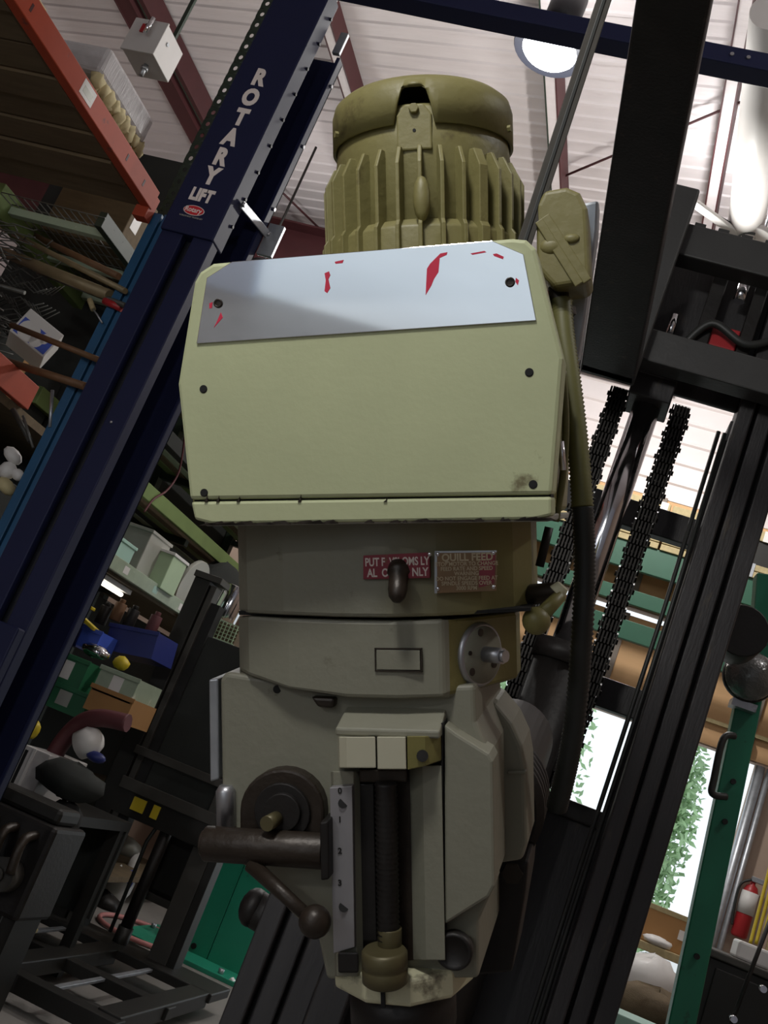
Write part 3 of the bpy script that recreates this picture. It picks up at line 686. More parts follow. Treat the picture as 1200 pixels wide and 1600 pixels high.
# lift cylinder
ctop = fl(1033, 592, .06); cmid = fl(868, 1030, .06)
b = MB(); xc = ctop.x * .5 + cmid.x * .5
b.cyl((xc, .06, cmid.z), (xc, .06, 2.5), .033, n=24); fpart(b, 'chrome_ram', CHROME)
b = MB(); b.cyl((xc, .06, .1), (xc, .06, cmid.z + .03), .064, n=24); b.cyl((xc, .06, cmid.z - .01), (xc, .06, cmid.z + .035), .070, n=24); fpart(b, 'lift_cylinder', DARKIRON)
b = MB(); b.box((xc - .05, -.0, 2.47), (xc + .05, .12, 2.53)); fpart(b, 'chain_crosshead', MAST, .004)
# chains either side of the ram: link plates and pins
def chain(x, z0, z1):
    ch = MB(); ch.box((x - .017, .056, z0), (x + .019, .061, z1)); co = fpart(ch, 'lift_chain', CHAINM)
    z = z0; i = 0
    lk = None
    while z < z1:
        if lk is None:
            b = MB()
            pts = [(-.014, 0), (-.009, .013), (.009, .013), (.014, 0), (.009, -.013), (-.009, -.013)]
            for sx in (-.020, -.012, -.004, .004, .012, .018): b.vprism([]) if False else b.add([(sx, p[1] * 1.0, p[0] * 1.5) for p in pts] + [(sx + .004, p[1], p[0] * 1.5) for p in pts], [list(range(6)), list(range(6, 12))[::-1]] + [(q, (q + 1) % 6, (q + 1) % 6 + 6, q + 6) for q in range(6)])
            b.cyl((-.024, 0, 0), (.026, 0, 0), .006, n=8)
            lk = b.build('chain_link', CHAINM, co, local=True); o = lk
        else:
            o = lk.copy(); COL.objects.link(o)
        o.location = (x + (.002 if i % 2 else -.002), .05, z); z += .030; i += 1
chain(xc - .072, cmid.z - .25, 2.5); chain(xc + .078, cmid.z - .25, 2.5)
# mast cross tie behind
for z_ in (2.22, 1.78):
    b = MB(); b.box((xl0, .2, z_), (xr1, .24, z_ + .07)); fpart(b, 'mast_crosstie', MAST, .003)
# carriage
zb0, zb1 = fl(1010, 572, -.06).z, fl(1010, 520, -.06).z
zu0, zu1 = fl(1050, 405, -.06).z, fl(1045, 352, -.06).z
xc0 = fl(985, 560, -.06).x - .12; xc1 = xc0 + .66
b = MB(); b.box((xc0, -.09, zb0), (xc1, -.03, zb1)); fpart(b, 'carriage_bar', MASTGREY, .004)
b = MB(); b.box((xc0 + .02, -.09, zu0), (xc1, -.03, zu1))
fpart(b, 'carriage_bar', MASTGREY, .004)
for i in range(7):
    b = MB(); x = xc0 + .16 + .055 * i; b.box((x, -.085, zu1 - .002), (x + .026, -.035, zu1 + .010)); fpart(b, 'bar_tooth', MASTGREY, .001)
b = MB(); b.box((xc0, -.02, zb0 - .10), (xc1, .0, zb0 + .02)) if False else b.box((xc0, .06, zb0 + .01), (xr0, .075, zu1 - .02)); fpart(b, 'carriage_plate', MAST, .003)
for x, wd in ((xc0 + .24, .035), (xc0 + .34, .03), (xc0 + .42, .05)):
    b = MB(); b.box((x, .0, zb1 - .02), (x + wd, .05, zu0 + .03)); fpart(b, 'valve_block', DARKIRON, .003)
b = MB(); p = fl(1050, 510, .0); b.cyl((p.x, .0, p.z - .03), (p.x, .0, p.z + .03), .010, n=14); fpart(b, 'chrome_fitting', CHROME)
b = MB(); p = fl(1158, 460, .0); b.cyl((p.x, .0, p.z - .02), (p.x, .0, p.z + .025), .014, n=14); fpart(b, 'chrome_fitting', CHROME)
b = MB(); p = fl(1125, 530, .01); b.box((p.x - .03, .01, p.z - .02), (p.x + .04, .04, p.z + .035)); fpart(b, 'red_valve', REDP, .003)
b = MB(); b.tube(smooth_path([(xc0 + .22, -.0, zb1 + .02), (xc0 + .27, -.02, zb1 + .09), (xc0 + .36, -.02, zb1 + .06), (xc0 + .44, -.01, zb1 + .12)], 8), .010, 8); fpart(b, 'hydraulic_hose', RUBBER)
# fork: blade toward the camera, shank up
hl, hr = fl(906, 578, -.10), fl(988, 600, -.10)
fx0, fx1 = hl.x, hr.x + .003; fz = hl.z
b = MB()
L_ = 1.56
b.prism([(fx0, 0), (fx1, 0), (fx1, .045), (fx0, .045)], 0, 0) if False else None
vs = []
for (y, th) in ((-.10, .048), (-.12, .05), (-.5, .042), (-L_, .016)):
    g = max(0, (-y - .2) / (L_ - .2)) * .020
    vs += [(fx0 + g, y, fz), (fx1 - g, y, fz), (fx1 - g, y, fz + th), (fx0 + g, y, fz + th)]
fs = [(0, 1, 2, 3), (15, 14, 13, 12)]
for i in range(3):
    for q in range(4): fs.append((i * 4 + q, (i + 1) * 4 + q, (i + 1) * 4 + (q + 1) % 4, i * 4 + (q + 1) % 4))
b.add(vs, fs); frk = fpart(b, 'fork_blade', MAST, .005)
b = MB(); b.box((fx0, -.135, fz), (fx1, -.09, fl(1072, 296, -.12).z)); fpart(b, 'fork_shank', MASTGREY, .005)
b = MB(); b.cyl((fx0 - .03, -.05, fz - .035), (fx0 - .03, .0, fz - .035), .008, n=10); fpart(b, 'carriage_bolt', STEEL)
# overhead guard post, headlamp and handle
gp0, gp1 = fl(1064, 1597, .9), fl(1166, 1107, .9)
gx = gp0
b = MB(); top = gp1 + (gp1 - gp0) * .45
gd = (gp1 - gp0)
b.bar(gp0 - gd * 1.0, top, .055, .07); post = fpart(b, 'guard_post', GREENFL, .004)
for t_ in (.20, .62, .75):
    b = MB(); c = gp0 + gd * t_; b.cyl(c + Vector((0, -.04, 0)), c + Vector((0, -.03, 0)), .008, n=10); fpart(b, 'post_bolt', DARKIRON, parent=post)
hc = fl(1172, 1056, .82)
b = MB(); b.ball(hc, .072, 24, (1, .8, 1)); hl_ = fpart(b, 'headlamp', GLASS, label='round glass headlamp on the green post')
b = MB(); M_, _ = frame(hc, hc + Vector((0, .1, 0))); b.lathe([(.066, -.01), (.074, .0), (.076, .015), (.06, .06), (.02, .075)], M_, 28); fpart(b, 'lamp_shell', DARKIRON, parent=hl_)
b = MB(); q0 = fl(1160, 1104, .86); b.box((q0.x - .035, q0.y - .03, q0.z - .01), (q0.x + .035, q0.y + .03, q0.z + .012)); fpart(b, 'lamp_bracket', STEEL, parent=hl_)
b = MB(); hp = [fl(1148, 1150, .84), fl(1130, 1155, .82), fl(1116, 1215, .82), fl(1113, 1240, .82), fl(1135, 1245, .84)]
b.tube(smooth_path(hp, 6), .010, 8); fpart(b, 'grab_handle', RUBBER)
b = MB(); b.bar(fl(1185, 1010, .9), fl(1193, 900, .9), .06, .05); fpart(b, 'guard_gusset', GREENFL, .004)
b = MB(); b.cyl(fl(1160, 985, .5), fl(1160, 985, .5) + Vector((0, .12, 0)), .07, n=22); fpart(b, 'tilt_cylinder_end', DARKIRON, .003)
# truck body low behind the mast
b = MB(); b.box((-.42, .45, .12), (.40, 1.9, .98)); fpart(b, 'truck_body', TEAL, .03)
b = MB(); b.box((-.40, .9, .98), (.38, 1.0, 1.15)); fpart(b, 'dash_panel', DARKIRON, .02)
for sx in (-.46, .44):
    for yy, r_ in ((.25, .28), (1.55, .22)):
        b = MB(); b.cyl((sx - .09, yy, r_), (sx + .09, yy, r_), r_, n=28); b.cyl((sx - .1, yy, r_), (sx + .1, yy, r_), r_ * .5, n=20); fpart(b, 'wheel', RUBBER, .01)

# lifting strap from the fork down to the head
p0 = MM @ mq(822, 372, .20)
fL = fk.matrix_world @ Vector((fx0 - .002, -1.33, fz + .012))
st = thing('lifting_strap', 'dark flat webbing strap running from the fork down behind the motor', 'strap', p0)
M_, L_s = frame(p0, fL)
view = (EYE - p0).normalized()
zax = (fL - p0).normalized(); xax = zax.cross(view).normalized(); yax = zax.cross(xax)
b = MB(); M_ = Matrix((xax, yax, zax)).transposed().to_4x4(); M_.translation = p0
b.box((-.0085, -.003, -.06), (.0085, .003, L_s), M_); b.build('webbing', STRAP, st, .001)
b = MB(); b.box((-.0020, -.0042, -.06), (.0020, .0042, L_s - .01), M_); b.build('stitched_centre', RUBBER, st, .0005)
b = MB(); T = fk.matrix_world
b.box((fx0 + .006, -1.36, fz - .006), (fx1 - .006, -1.30, fz + .040), T); b.build('fork_loop', STRAP, st, .004)

# ================================================================ TWO-POST LIFT (blue column and beam)
LYc = 3.3
def lx(px, py, y=LYc): return at(px, py, Y=y)
xL, xR = at(430, 0, Y=LYc).x, at(513, 0, Y=LYc).x
zsl = at(283, 366, Y=LYc).z; ztop = at(520, 0, Y=LYc).z + .05
lift = thing('car_lift', 'navy blue two-post car lift column with white lettering and overhead beam', 'lift', (xL, LYc, 0))
W_ = xR - xL; DEP = .30
b = MB(); b.box((xL - .004, LYc - .012, zsl), (xR + .004, LYc + .09, ztop)); sl = b.build('column_sleeve', BLUE, lift, .006)
b = MB(); b.box((xL, LYc, 0), (xL + W_ * .42, LYc + .04, zsl + .1)); b.build('front_flange', BLUE, lift, .004)
b = MB(); b.box((xL + W_ * .62, LYc, 0), (xR, LYc + .06, zsl + .1)); b.build('front_flange', BLUE, lift, .004)
b = MB(); b.box((xL + W_ * .3, LYc + .05, 0), (xL + W_ * .7, LYc + .07, ztop - .05)); b.build('slot_back', BLUEDK, lift)
b = MB(); b.box((xL, LYc + .04, 0), (xL + .012, LYc + DEP, ztop - .02)); b.build('column_web', BLUEDK, lift)
b = MB(); b.box((xL, LYc + DEP - .012, 0), (xR + .02, LYc + DEP, ztop - .12)); b.box((xR + .004, LYc + DEP - .05, 0), (xR + .02, LYc + DEP, ztop - .12)); b.build('rear_flange', BLUE, lift, .003)
for i in range(9):
    z = zsl + .12 + i * .13
    b = MB(); b.cyl((xR + .004, LYc + .07, z), (xR + .012, LYc + .07, z), .007, n=8); b.build('sleeve_bolt', BLUEDK, lift)
for i in range(4):
    z = ztop - .25 - i * .32
    b = MB(); b.cyl((xR + .02, LYc + DEP - .02, z), (xR + .028, LYc + DEP - .02, z), .008, n=8); b.build('flange_bolt', STEEL, lift)
# lower carriage plate
cz0, cz1 = at(20, 1110, Y=LYc - .03).z, at(52, 990, Y=LYc - .03).z
b = MB(); b.box((xL + .06, LYc - .05, .4), (xR + .0, LYc - .002, cz1)); b.build('carriage', BLUE, lift, .006)
b = MB(); c = at(174, 660, Y=LYc); b.ball((c.x, LYc - .002, c.z), .006, 10); b.build('rivet', STEEL, lift)
# diagonal galvanised brace across the open side
q0, q1 = at(367, 302, Y=LYc - .02), at(395, 362, Y=LYc + DEP)
q0 = Vector((xR + .016, LYc + .05, q0.z)); q1 = Vector((xR + .03, LYc + DEP, at(395, 360, Y=LYc + DEP).z))
b = MB(); b.bar(q0, q1, .008, .035); br = b.build('side_brace', GALV, lift, .002)
for q in (q0, q1):
    b = MB(); b.cyl(q, q + Vector((.016, 0, 0)), .010, n=8); b.build('brace_bolt', STEEL, br)
b = MB(); c = at(410, 372, Y=LYc + DEP + .05); b.box((xR + .02, LYc + DEP, c.z - .10), (xR + .09, LYc + DEP + .02, c.z + .05)); b.build('rear_bracket', GALV, lift, .002)
# overhead beam
zb2, zb_ = EYE.z + .903 * 3.46, EYE.z + .880 * 3.46
BM = Matrix.Translation((xL, 3.365, 0)) @ Matrix.Rotation(math.radians(2.6), 4, 'Z')
b = MB(); b.box((.05, 0, zb_), (5.4, .095, zb2), BM); b.build('overhead_beam', BLUE, lift, .004)
b = MB(); b.box((.02, -.02, zb2 - .30), (.16, .12, zb2 - .005), BM); b.build('beam_plate', BLUEDK, lift, .003)
b = MB(); b.box((xR - .0, LYc + .2, ztop - .14), (xR + .035, LYc + .22, ztop - .03)); b.build('beam_bracket', GALV, lift, .003)
for px in (1147, 1174):
    c = Vector((at(px, 86, Y=3.5).x - xL, -.006, (zb_ + zb2) / 2)); b = MB(); b.cyl(BM @ c, BM @ (c + Vector((0, .008, 0))), .008, n=8); b.build('beam_bolt', STEEL, lift)
b = MB(); b.box((5.2, -.06, 0), (5.4, .24, zb2), BM); b.build('far_column', BLUE, lift, .004)
# lettering
RX = Matrix.Rotation(math.pi / 2, 4, 'X')
def col_text(name, body, px, py, size, xs, mt=WHITEP, off=.004, y=LYc - .0128, par=None, space=1.0):
    c = at(px, py, Y=y) - lift.matrix_world.translation
    return text(name, body, mt, par or lift, Matrix.Translation(c) @ RX, size, xs, off, ext=.0006, space=space)
letters = [('R', 405, 122), ('O', 391, 153), ('T', 376, 184), ('A', 360, 215), ('R', 345, 246), ('Y', 330, 276)]
for ch, px, py in letters: col_text('letter', ch, px, py, .104, .80, off=.0062)
col_text('lettering', 'LIFT', 315, 306, .074, .74, off=.0042)
c = at(303, 329, Y=LYc - .013)
b = MB(); b.lathe([(.046, 0), (.046, .0012)], Matrix.Translation(c) @ Matrix.Rotation(math.pi / 2, 4, 'X') @ Matrix.Diagonal((1, .48, 1, 1)), 32); b.build('badge_rim', WHITEP, lift)
b = MB(); b.lathe([(.0435, 0), (.0435, .0018)], Matrix.Translation(c) @ Matrix.Rotation(math.pi / 2, 4, 'X') @ Matrix.Diagonal((1, .45, 1, 1)), 32); b.build('badge', REDLOGO, lift)
col_text('badge_text', 'Rotary', 302, 328, .030, .9, off=.0005, y=LYc - .0152)
col_text('tagline', "WORLD'S MOST TRUSTED LIFT", 298, 339, .0088, .85, mt=GREYM, off=.0001)

# ================================================================ HIGH-BAY LAMPS
def highbay(x, y, z, label, power, up):
    t = thing('high_bay_lamp', label, 'lamp', (x, y, z), group='high bay lamps')
    M = Matrix.Translation((x, y, z))
    b = MB(); b.lathe([(.225, 0), (.23, .01), (.20, .10), (.12, .18), (.10, .20)], M, 32); b.build('reflector', BLUEDK, t)
    b = MB(); b.lathe([(.175, .004), (.155, -.02), (.10, -.04), (.001, -.045)], M, 32); b.build('lens', LENS, t)
    b = MB(); b.lathe([(.10, .20), (.11, .22), (.11, .42), (.06, .46)], M, 20); b.build('ballast_housing', BLUEDK, t)
    b = MB(); b.cyl((x, y, z + .45), (x, y, ceil_z(x) - .035), .012, n=8); b.build('drop_rod', DARKIRON, t)
    l = bpy.data.lights.new('lamp_light', 'POINT'); l.energy = power; l.shadow_soft_size = .12; l.color = (1.0, .98, .94)
    lo = bpy.data.objects.new('lamp_light', l); COL.objects.link(lo); lo.parent = t; lo.location = (0, 0, -.16)
    l = bpy.data.lights.new('up_light', 'SPOT'); l.energy = up; l.spot_size = math.radians(165); l.spot_blend = .3; l.shadow_soft_size = .15   # spot added above the closed housing to brighten the ceiling
    lo = bpy.data.objects.new('up_light', l); COL.objects.link(lo); lo.parent = t; lo.location = (0, 0, .48); lo.rotation_euler = (math.pi, 0, 0)
    return t
lp = at(860, 76, Y=5.2)
highbay(lp.x, lp.y, lp.z - .02, 'glowing round ceiling lamp beside the navy overhead beam', LAMP_W * 1.6, 90)
for x, y, k_, lab in ((-.5, 7.0, 5, 'round ceiling lamp near the back wall, hidden behind the fork carriage'), (1.9, 1.8, 2, 'added round ceiling lamp above the forklift, outside the view'), (-.75, 0.0, 1.15, 'added round lamp hung low behind the camera, lighting the front cover'), (-3.6, -5.4, 2.6, 'added round lamp near the front bay door behind the camera, lighting the front wall'), (-4.3, 7.8, 2.2, 'added round ceiling lamp hidden behind the lift column, lighting the shelf')):  # unseen lamps added to brighten right ceiling, front cover, front wall and shelf
    low = y < .5
    highbay(x, y, 2.8 if low else 4.9 if x == -4.3 else 5.5, lab, LAMP_W * k_, 30 if low else 45 if x < -3 else 135)
#@@REST
# ================================================================ LEFT RACKS
def solid(name, label, cat, b, mt, bevel=.004, group=None, kind=None, loc=None, **k):
    """a thing that is one mesh, with its origin at its own base"""
    lo = Vector((sum(v.x for v in b.v) / len(b.v), sum(v.y for v in b.v) / len(b.v), min(v.z for v in b.v)))
    b.v = [v - lo for v in b.v]
    o = b.build(name, mt, None, bevel, **k); o.location = lo
    return tag(o, label, cat, group, kind)
OBX = -2.62                                   # aisle face of the near rack
zo1, zo0 = at(62, 0, X=OBX).z, at(22, 0, X=OBX).z
rk = thing('pallet_rack', 'orange and blue pallet rack with dark wooden deck in the upper left corner', 'rack', (OBX, 3.65, 0))
yb0, yb1 = 1.6, 3.66
b = MB(); b.box((OBX - .05, yb0, zo0), (OBX, yb1, zo1)); beam1 = b.build('orange_beam', ORANGE, rk, .004)
b = MB(); b.box((OBX - .07, yb1 - .02, zo0 - .05), (OBX - .005, yb1 + .035, zo1 - .02)); b.build('beam_clip', ORANGE, rk, .003)
b = MB(); b.box((OBX - 1.35, yb0, zo0 - .08), (OBX - 1.30, yb1, zo0 + .04)); b.build('orange_beam', ORANGE, rk, .004)
pz = at(140, 165, X=OBX + .001)
b = MB(); b.box((OBX, pz.y - .085, zo0 + .02), (OBX + .0012, pz.y + .01, zo1 - .01)); st_ = b.build('paper_sticker', WHITE, rk)
b = MB(); b.box((OBX + .0012, pz.y - .07, zo0 + .035), (OBX + .0016, pz.y - .005, zo1 - .03)); b.build('faded_print', GREYM, st_)
for y_ in (2.55, 2.95, 3.35, 3.52):
    b = MB(); b.box((OBX, y_, zo0 + .03), (OBX + .001, y_ + .012, zo0 + .06)); b.build('paint_chip', REDIRON, beam1)
nd = 13; dw = (yb1 - yb0) / nd
for i in range(nd):
    b = MB(); dz = random.uniform(-.012, .012)
    b.box((OBX - 1.5, yb0 + i * dw + .006, zo0 + .005 + dz), (OBX - .055, yb0 + (i + 1) * dw - .008, zo0 + .04 + dz)); b.build('deck_plank', WOOD, rk)
# uprights: blue post and the perforated post beside the lift column
pzL = at(223, 365, Y=3.70).x; pzM = at(243, 352, Y=3.70).x
b = MB(); b.box((pzL, 3.70, 0), (pzL + .045, 3.78, 3.38)); b.build('upright_post', RACKBLUE, rk, .003)
b = MB(); b.box((pzL + .06, 3.695, 0), (pzL + .085, 3.78, 3.38)); b.build('upright_post', RACKBLUE, rk, .003)
b = MB(); b.box((pzL + .04, 3.72, 0), (pzL + .065, 3.77, 3.36)); b.build('upright_channel', BLUEDK, rk)
def perforated(name, x0, x1, y, z0, z1, mt, parent, pitch=.065, r=.011):
    """flat post flange with real round-ish holes"""
    b = MB(); xm = (x0 + x1) / 2; n = int((z1 - z0) / pitch)
    for i in range(n):
        a = z0 + i * pitch; c_ = a + pitch; zc = (a + c_) / 2
        ring = [(xm + r * math.cos(q * math.pi / 4 + math.pi / 8), zc + r * 1.2 * math.sin(q * math.pi / 4 + math.pi / 8)) for q in range(8)]
        out = [(x1, zc + pitch * .2), (xm + r * .5, c_), (xm - r * .5, c_), (x0, zc + pitch * .2), (x0, zc - pitch * .2), (xm - r * .5, a), (xm + r * .5, a), (x1, zc - pitch * .2)]
        vs = [(p[0], y, p[1]) for p in ring] + [(p[0], y, p[1]) for p in out] + [(x1, y, c_), (x0, y, c_), (x0, y, a), (x1, y, a)]
        fs = [(q, (q + 1) % 8, (q + 1) % 8 + 8, q + 8) for q in range(8)] + [(8, 16, 9), (10, 17, 11), (12, 18, 13), (14, 19, 15)]
        fs = [tuple(f) for f in fs]
        b.add(vs, fs)
    o = b.build(name, mt, parent, fix=False)
    md = o.modifiers.new('thickness', 'SOLIDIFY'); md.thickness = .003
    return o
px0, px1 = at(417, 0, Y=3.80).x, at(430, 0, Y=3.80).x
perforated('perforated_flange', px0 - .015, px1 + .0, 3.80, .2, 4.75, RACKGREEN, rk)
b = MB(); b.box((px1 - .004, 3.80, 0), (px1, 3.87, 4.75)); b.build('upright_post', RACKGREEN, rk)
perforated('perforated_flange', pzL + .09, pzL + .145, 3.69, .2, 3.38, STACKG, rk, .05, .010)
b = MB(); b.box((OBX - 1.36, 3.70, 0), (OBX - 1.28, 3.78, 4.2)); b.build('upright_post', RACKBLUE, rk, .003)
# load on the deck: wrapped pallet bundle
pb = thing('wrapped_bundle', 'lumber and foam bundle wrapped in clear plastic on the orange-beamed deck', 'bundle', (-3.0, 3.0, zo1))
zt_ = zo0 + .045
wy0, wy1 = at(172, 92, X=-2.78).y, 3.60
wz0, wz1 = at(207, 192, X=-2.78).z, at(226, 166, X=-2.78).z
for i in range(5):
    y = wy0 + .04 + i * (wy1 - wy0 - .14) / 4; b = MB(); b.box((-3.6, y, zt_), (-2.80, y + .08, wz0 - .002)); b.build('bundle_skid', FOAM if i % 2 else PALEWOOD, pb, .015)
for i in range(4):
    z = wz0 + i * (wz1 - wz0) / 4; b = MB(); b.box((-3.62, wy0, z), (-2.82, wy1, z + (wz1 - wz0) / 4 - .006)); b.build('board', PALEWOOD, pb, .004)
b = MB(); b.box((-3.64, wy0 - .02, wz0 - .012), (-2.78, wy1 + .02, wz1 + .01)); b.build('stretch_wrap', WRAP, pb, .02)
rr_ = random.Random(11)
for i in range(9):
    y = wy0 + .02 + i * (wy1 - wy0) / 8; b = MB(); b.ball((-2.80, y, wz0 - .03), .035, 10, (.7, rr_.uniform(.8, 1.6), rr_.uniform(.7, 1.5)))
    for v in b.v: v += Vector((rr_.uniform(-.008, .008), rr_.uniform(-.008, .008), rr_.uniform(-.01, .01)))
    b.build('bunched_wrap', FOAM, pb)
b = MB(); b.tube([(-3.7, 2.25, zt_ + .10), (-2.85, 2.25, zt_ + .10)], .095, 16); solid('carpet_roll', 'brown roll lying behind the orange beam left of the wrapped bundle', 'roll', b, PIPEBR, 0)
b = MB(); b.tube([(-3.7, 2.0, zt_ + .08), (-2.9, 2.0, zt_ + .08)], .075, 16); solid('carpet_roll', 'dark roll lying behind the orange beam at the frame edge', 'roll', b, DKCLOTH, 0)
# white switch box above
sx = at(228, 62, Y=4.4)
eb = thing('switch_box', 'white metal switch box with red and silver handle under the ceiling', 'electrical box', (sx.x, 4.4, sx.z - .10))
b = MB(); b.box((sx.x - .115, 4.40, sx.z - .09), (sx.x + .095, 4.62, sx.z + .12)); b.build('box_body', GREYBOX, eb, .004)
b = MB(); b.box((sx.x - .120, 4.385, sx.z - .095), (sx.x + .10, 4.40, sx.z + .125)); b.build('box_lid', GREYBOX, eb, .004)
b = MB(); b.box((sx.x - .05, 4.375, sx.z + .03), (sx.x + .0, 4.386, sx.z + .085)); rb_ = b.build('red_plate', REDP, eb, .002)
b = MB(); b.cyl((sx.x + .015, 4.35, sx.z + .005), (sx.x + .02, 4.35, sx.z + .11), .014, n=12); b.cyl((sx.x + .0, 4.35, sx.z + .06), (sx.x + .0, 4.386, sx.z + .06), .01, n=8); b.build('switch_handle', CHROME, eb)
b = MB(); b.cyl((sx.x + .0, 4.5, sx.z - .165), (sx.x + .0, 4.5, sx.z - .088), .014, n=10); b.cyl((sx.x, 4.5, sx.z - .125), (sx.x, 4.5, sx.z - .105), .022, n=8); b.build('cable_gland', GALV, eb)
b = MB(); b.box((sx.x - .07, 4.60, sx.z + .02), (sx.x + .03, 4.66, sx.z + .1)); b.box((sx.x - .04, 4.63, sx.z + .02), (sx.x - .015, 4.65, ceil_z(sx.x) - .04)); b.build('hanger', RACKGREEN, eb)
b = MB(); b.box((sx.x + .1004, 4.45, sx.z + .03), (sx.x + .102, 4.47, sx.z + .05)); b.build('side_screw', GALV, eb)
# crate top left behind
b = MB(); p = at(115, 25, Y=3.6); b.box((p.x - .6, 3.2, zt_), (min(p.x + .05, -3.66), 3.66, p.z + .05)); solid('storage_carton', 'pale box on the deck behind the orange beam, at the top edge', 'box', b, PALEWOOD, .005)

# far bay of the rack, mesh decks
fr = thing('storage_rack', 'dark green storage rack with mesh decks beyond the blue upright', 'rack', (-2.95, 4.0, 0))
fz = at(150, 340, X=-3.0).z
X1, X0 = -3.0, -3.6
b = MB(); b.box((X1 - .04, 3.9, fz - .01), (X1, 4.9, fz + .07)); b.build('front_beam', RACKGREEN, fr, .003)
b = MB(); b.box((X0 - .06, 3.9, fz - .06), (X0, 4.9, fz + .09)); b.build('rear_beam', GREENBEAM, fr, .003)
for y in (4.0, 4.4, 4.8):
    b = MB(); b.box((X0, y, fz - .01), (X1 - .04, y + .04, fz + .03)); b.build('deck_support', GREYGREEN, fr, .002)
b = MB()
for i in range(14): b.cyl((X0 - .0 + i * .045, 3.9, fz + .035), (X0 + i * .045, 4.9, fz + .035), .003, n=5)
for i in range(10): b.cyl((X0, 3.9 + i * .1, fz + .04), (X1, 3.9 + i * .1, fz + .04), .003, n=5)
b.build('wire_deck', WIRE, fr)['kind'] = 'stuff'
for x in (X0 - .05, X1):
    for y in (4.92,):
        b = MB(); b.box((x - .04, y, 0), (x + .04, y + .08, 4.3)); b.build('upright_post', RACKGREEN, fr, .003)
b = MB(); b.box((X0 - .60, 4.86, 0), (X1, 4.92, fz + 1.0)); b.build('dark_end_sheet', DKCLOTH, fr)  # dark sheet added to black out the end of the bay
b = MB(); b.box((X0 - .66, 3.3, 0), (X0 - .62, 4.9, fz - .30)); b.build('dark_back_sheet', DKCLOTH, fr)  # dark sheet added to keep the depth of the bay black
zr = at(40, 610, X=-2.95).z
b = MB(); b.box((X1 + .0, 3.3, zr - .06), (X1 + .04, 3.98, zr + .06)); b.build('orange_beam', ORANGE, fr, .004)
b = MB(); b.box((X0 - .6, 3.0, zr - .10), (X1, 4.9, zr - .06)); b.build('deck_board', WOOD, fr)
b = MB(); b.box((X0 - .6, 3.0, zr - .95), (X1, 4.9, zr - .91)); b.build('deck_board', WOOD, fr)
b = MB(); b.box((X0 - .6, 3.0, .55), (X1, 4.9, .6)); b.build('deck_board', WOOD, fr)
# dark goods filling the bay
def pile(name, label, cat, x0, x1, y0, y1, z0, z1, mt, bev=.02):
    b = MB(); b.box((x0, y0, z0), (x1, y1, z1)); return solid(name, label, cat, b, mt, bev)
def carton(name, label, x0, x1, y0, y1, z0, z1, mt, tape=CARD):
    t = thing(name, label, 'box', ((x0 + x1) / 2, (y0 + y1) / 2, z0))
    b = MB(); b.box((x0, y0, z0), (x1, y1, z1)); b.build('carton_body', mt, t, .006)
    b = MB(); b.box((x0 - .001, (y0 + y1) / 2 - .025, z0 + .01), (x1 + .001, (y0 + y1) / 2 + .025, z1 + .001)); b.build('tape', tape, t)
    b = MB(); b.box((x1, y0 + .03, z0 + (z1 - z0) * .4), (x1 + .002, y0 + .10, z0 + (z1 - z0) * .7)); b.build('paper_label', WHITE, t)
    return t
carton('storage_carton', 'dark carton on the mesh deck nearest the blue upright', -3.55, -3.1, 4.2, 4.8, fz + .05, fz + .4, WOOD)
zs = zr - .06
carton('storage_carton', 'dark carton on the lower rack deck below the long pipes', -4.1, -3.45, 4.1, 4.8, zs, zs + .40, DKCLOTH)
carton('storage_carton', 'dark crate low in the rack behind the lift column', -4.0, -3.05, 3.2, 4.6, zr - .91, zr - .35, DKCLOTH)
carton('storage_carton', 'dark crate standing lowest in the rack beyond the column', -4.0, -3.05, 3.6, 4.8, .6, 1.2, DKCLOTH)
# long pipes lying across
def pipe(name, label, a, ya, c_, yc, r, mt, cat='pipe'):
    p, q = at(*a, Y=ya), at(*c_, Y=yc)
    b = MB(); M_, L_q = frame(p, q); b.lathe([(r * .8, .002), (r, 0), (r, L_q), (r * .8, L_q - .002)], M_, 14)
    return solid(name, label, cat, b, mt, 0)
pipe('steel_pipe', 'thin tan pipe, upper of those reaching the blue upright', (0, 355), 4.2, (196, 455), 3.66, .013, PIPE)
pipe('steel_pipe', 'thick pale pipe with a shiny streak below the tan one', (0, 392), 4.1, (172, 462), 3.72, .026, PIPE)
pipe('steel_pipe', 'thin brown pipe just above the tan pipe', (40, 362), 4.3, (186, 432), 3.9, .016, PIPEBR)
pipe('steel_pipe', 'dark conduit under the pale thick pipe ending at the lift column', (60, 425), 4.1, (197, 478), 3.64, .012, STACKG)
pipe('steel_pipe', 'rusty pipe crossing in front of the white and blue carton', (18, 508), 3.75, (156, 563), 3.62, .013, PIPEBR)
pipe('steel_pipe', 'rusty pipe below the white and blue carton', (2, 562), 3.85, (134, 604), 3.62, .017, PIPEBR)
hc_ = thing('pipe_clamp', 'red pipe clamp hanging beside the blue upright', 'clamp', at(165, 478, Y=3.68))
p = at(163, 470, Y=3.68); q = at(190, 482, Y=3.68)
b = MB(); b.cyl(p, q, .016, n=10); b.build('clamp_screw', REDP, hc_)
b = MB(); b.cyl(at(140, 468, Y=3.68), at(146, 484, Y=3.68), .012, n=10); b.build('clamp_jaw', PALEWOOD, hc_)
b = MB(); b.tube([at(146, 484, Y=3.68), at(152, 492, Y=3.68), at(160, 505, Y=3.68)], .004, 6); b.build('clamp_wire', GALV, hc_)
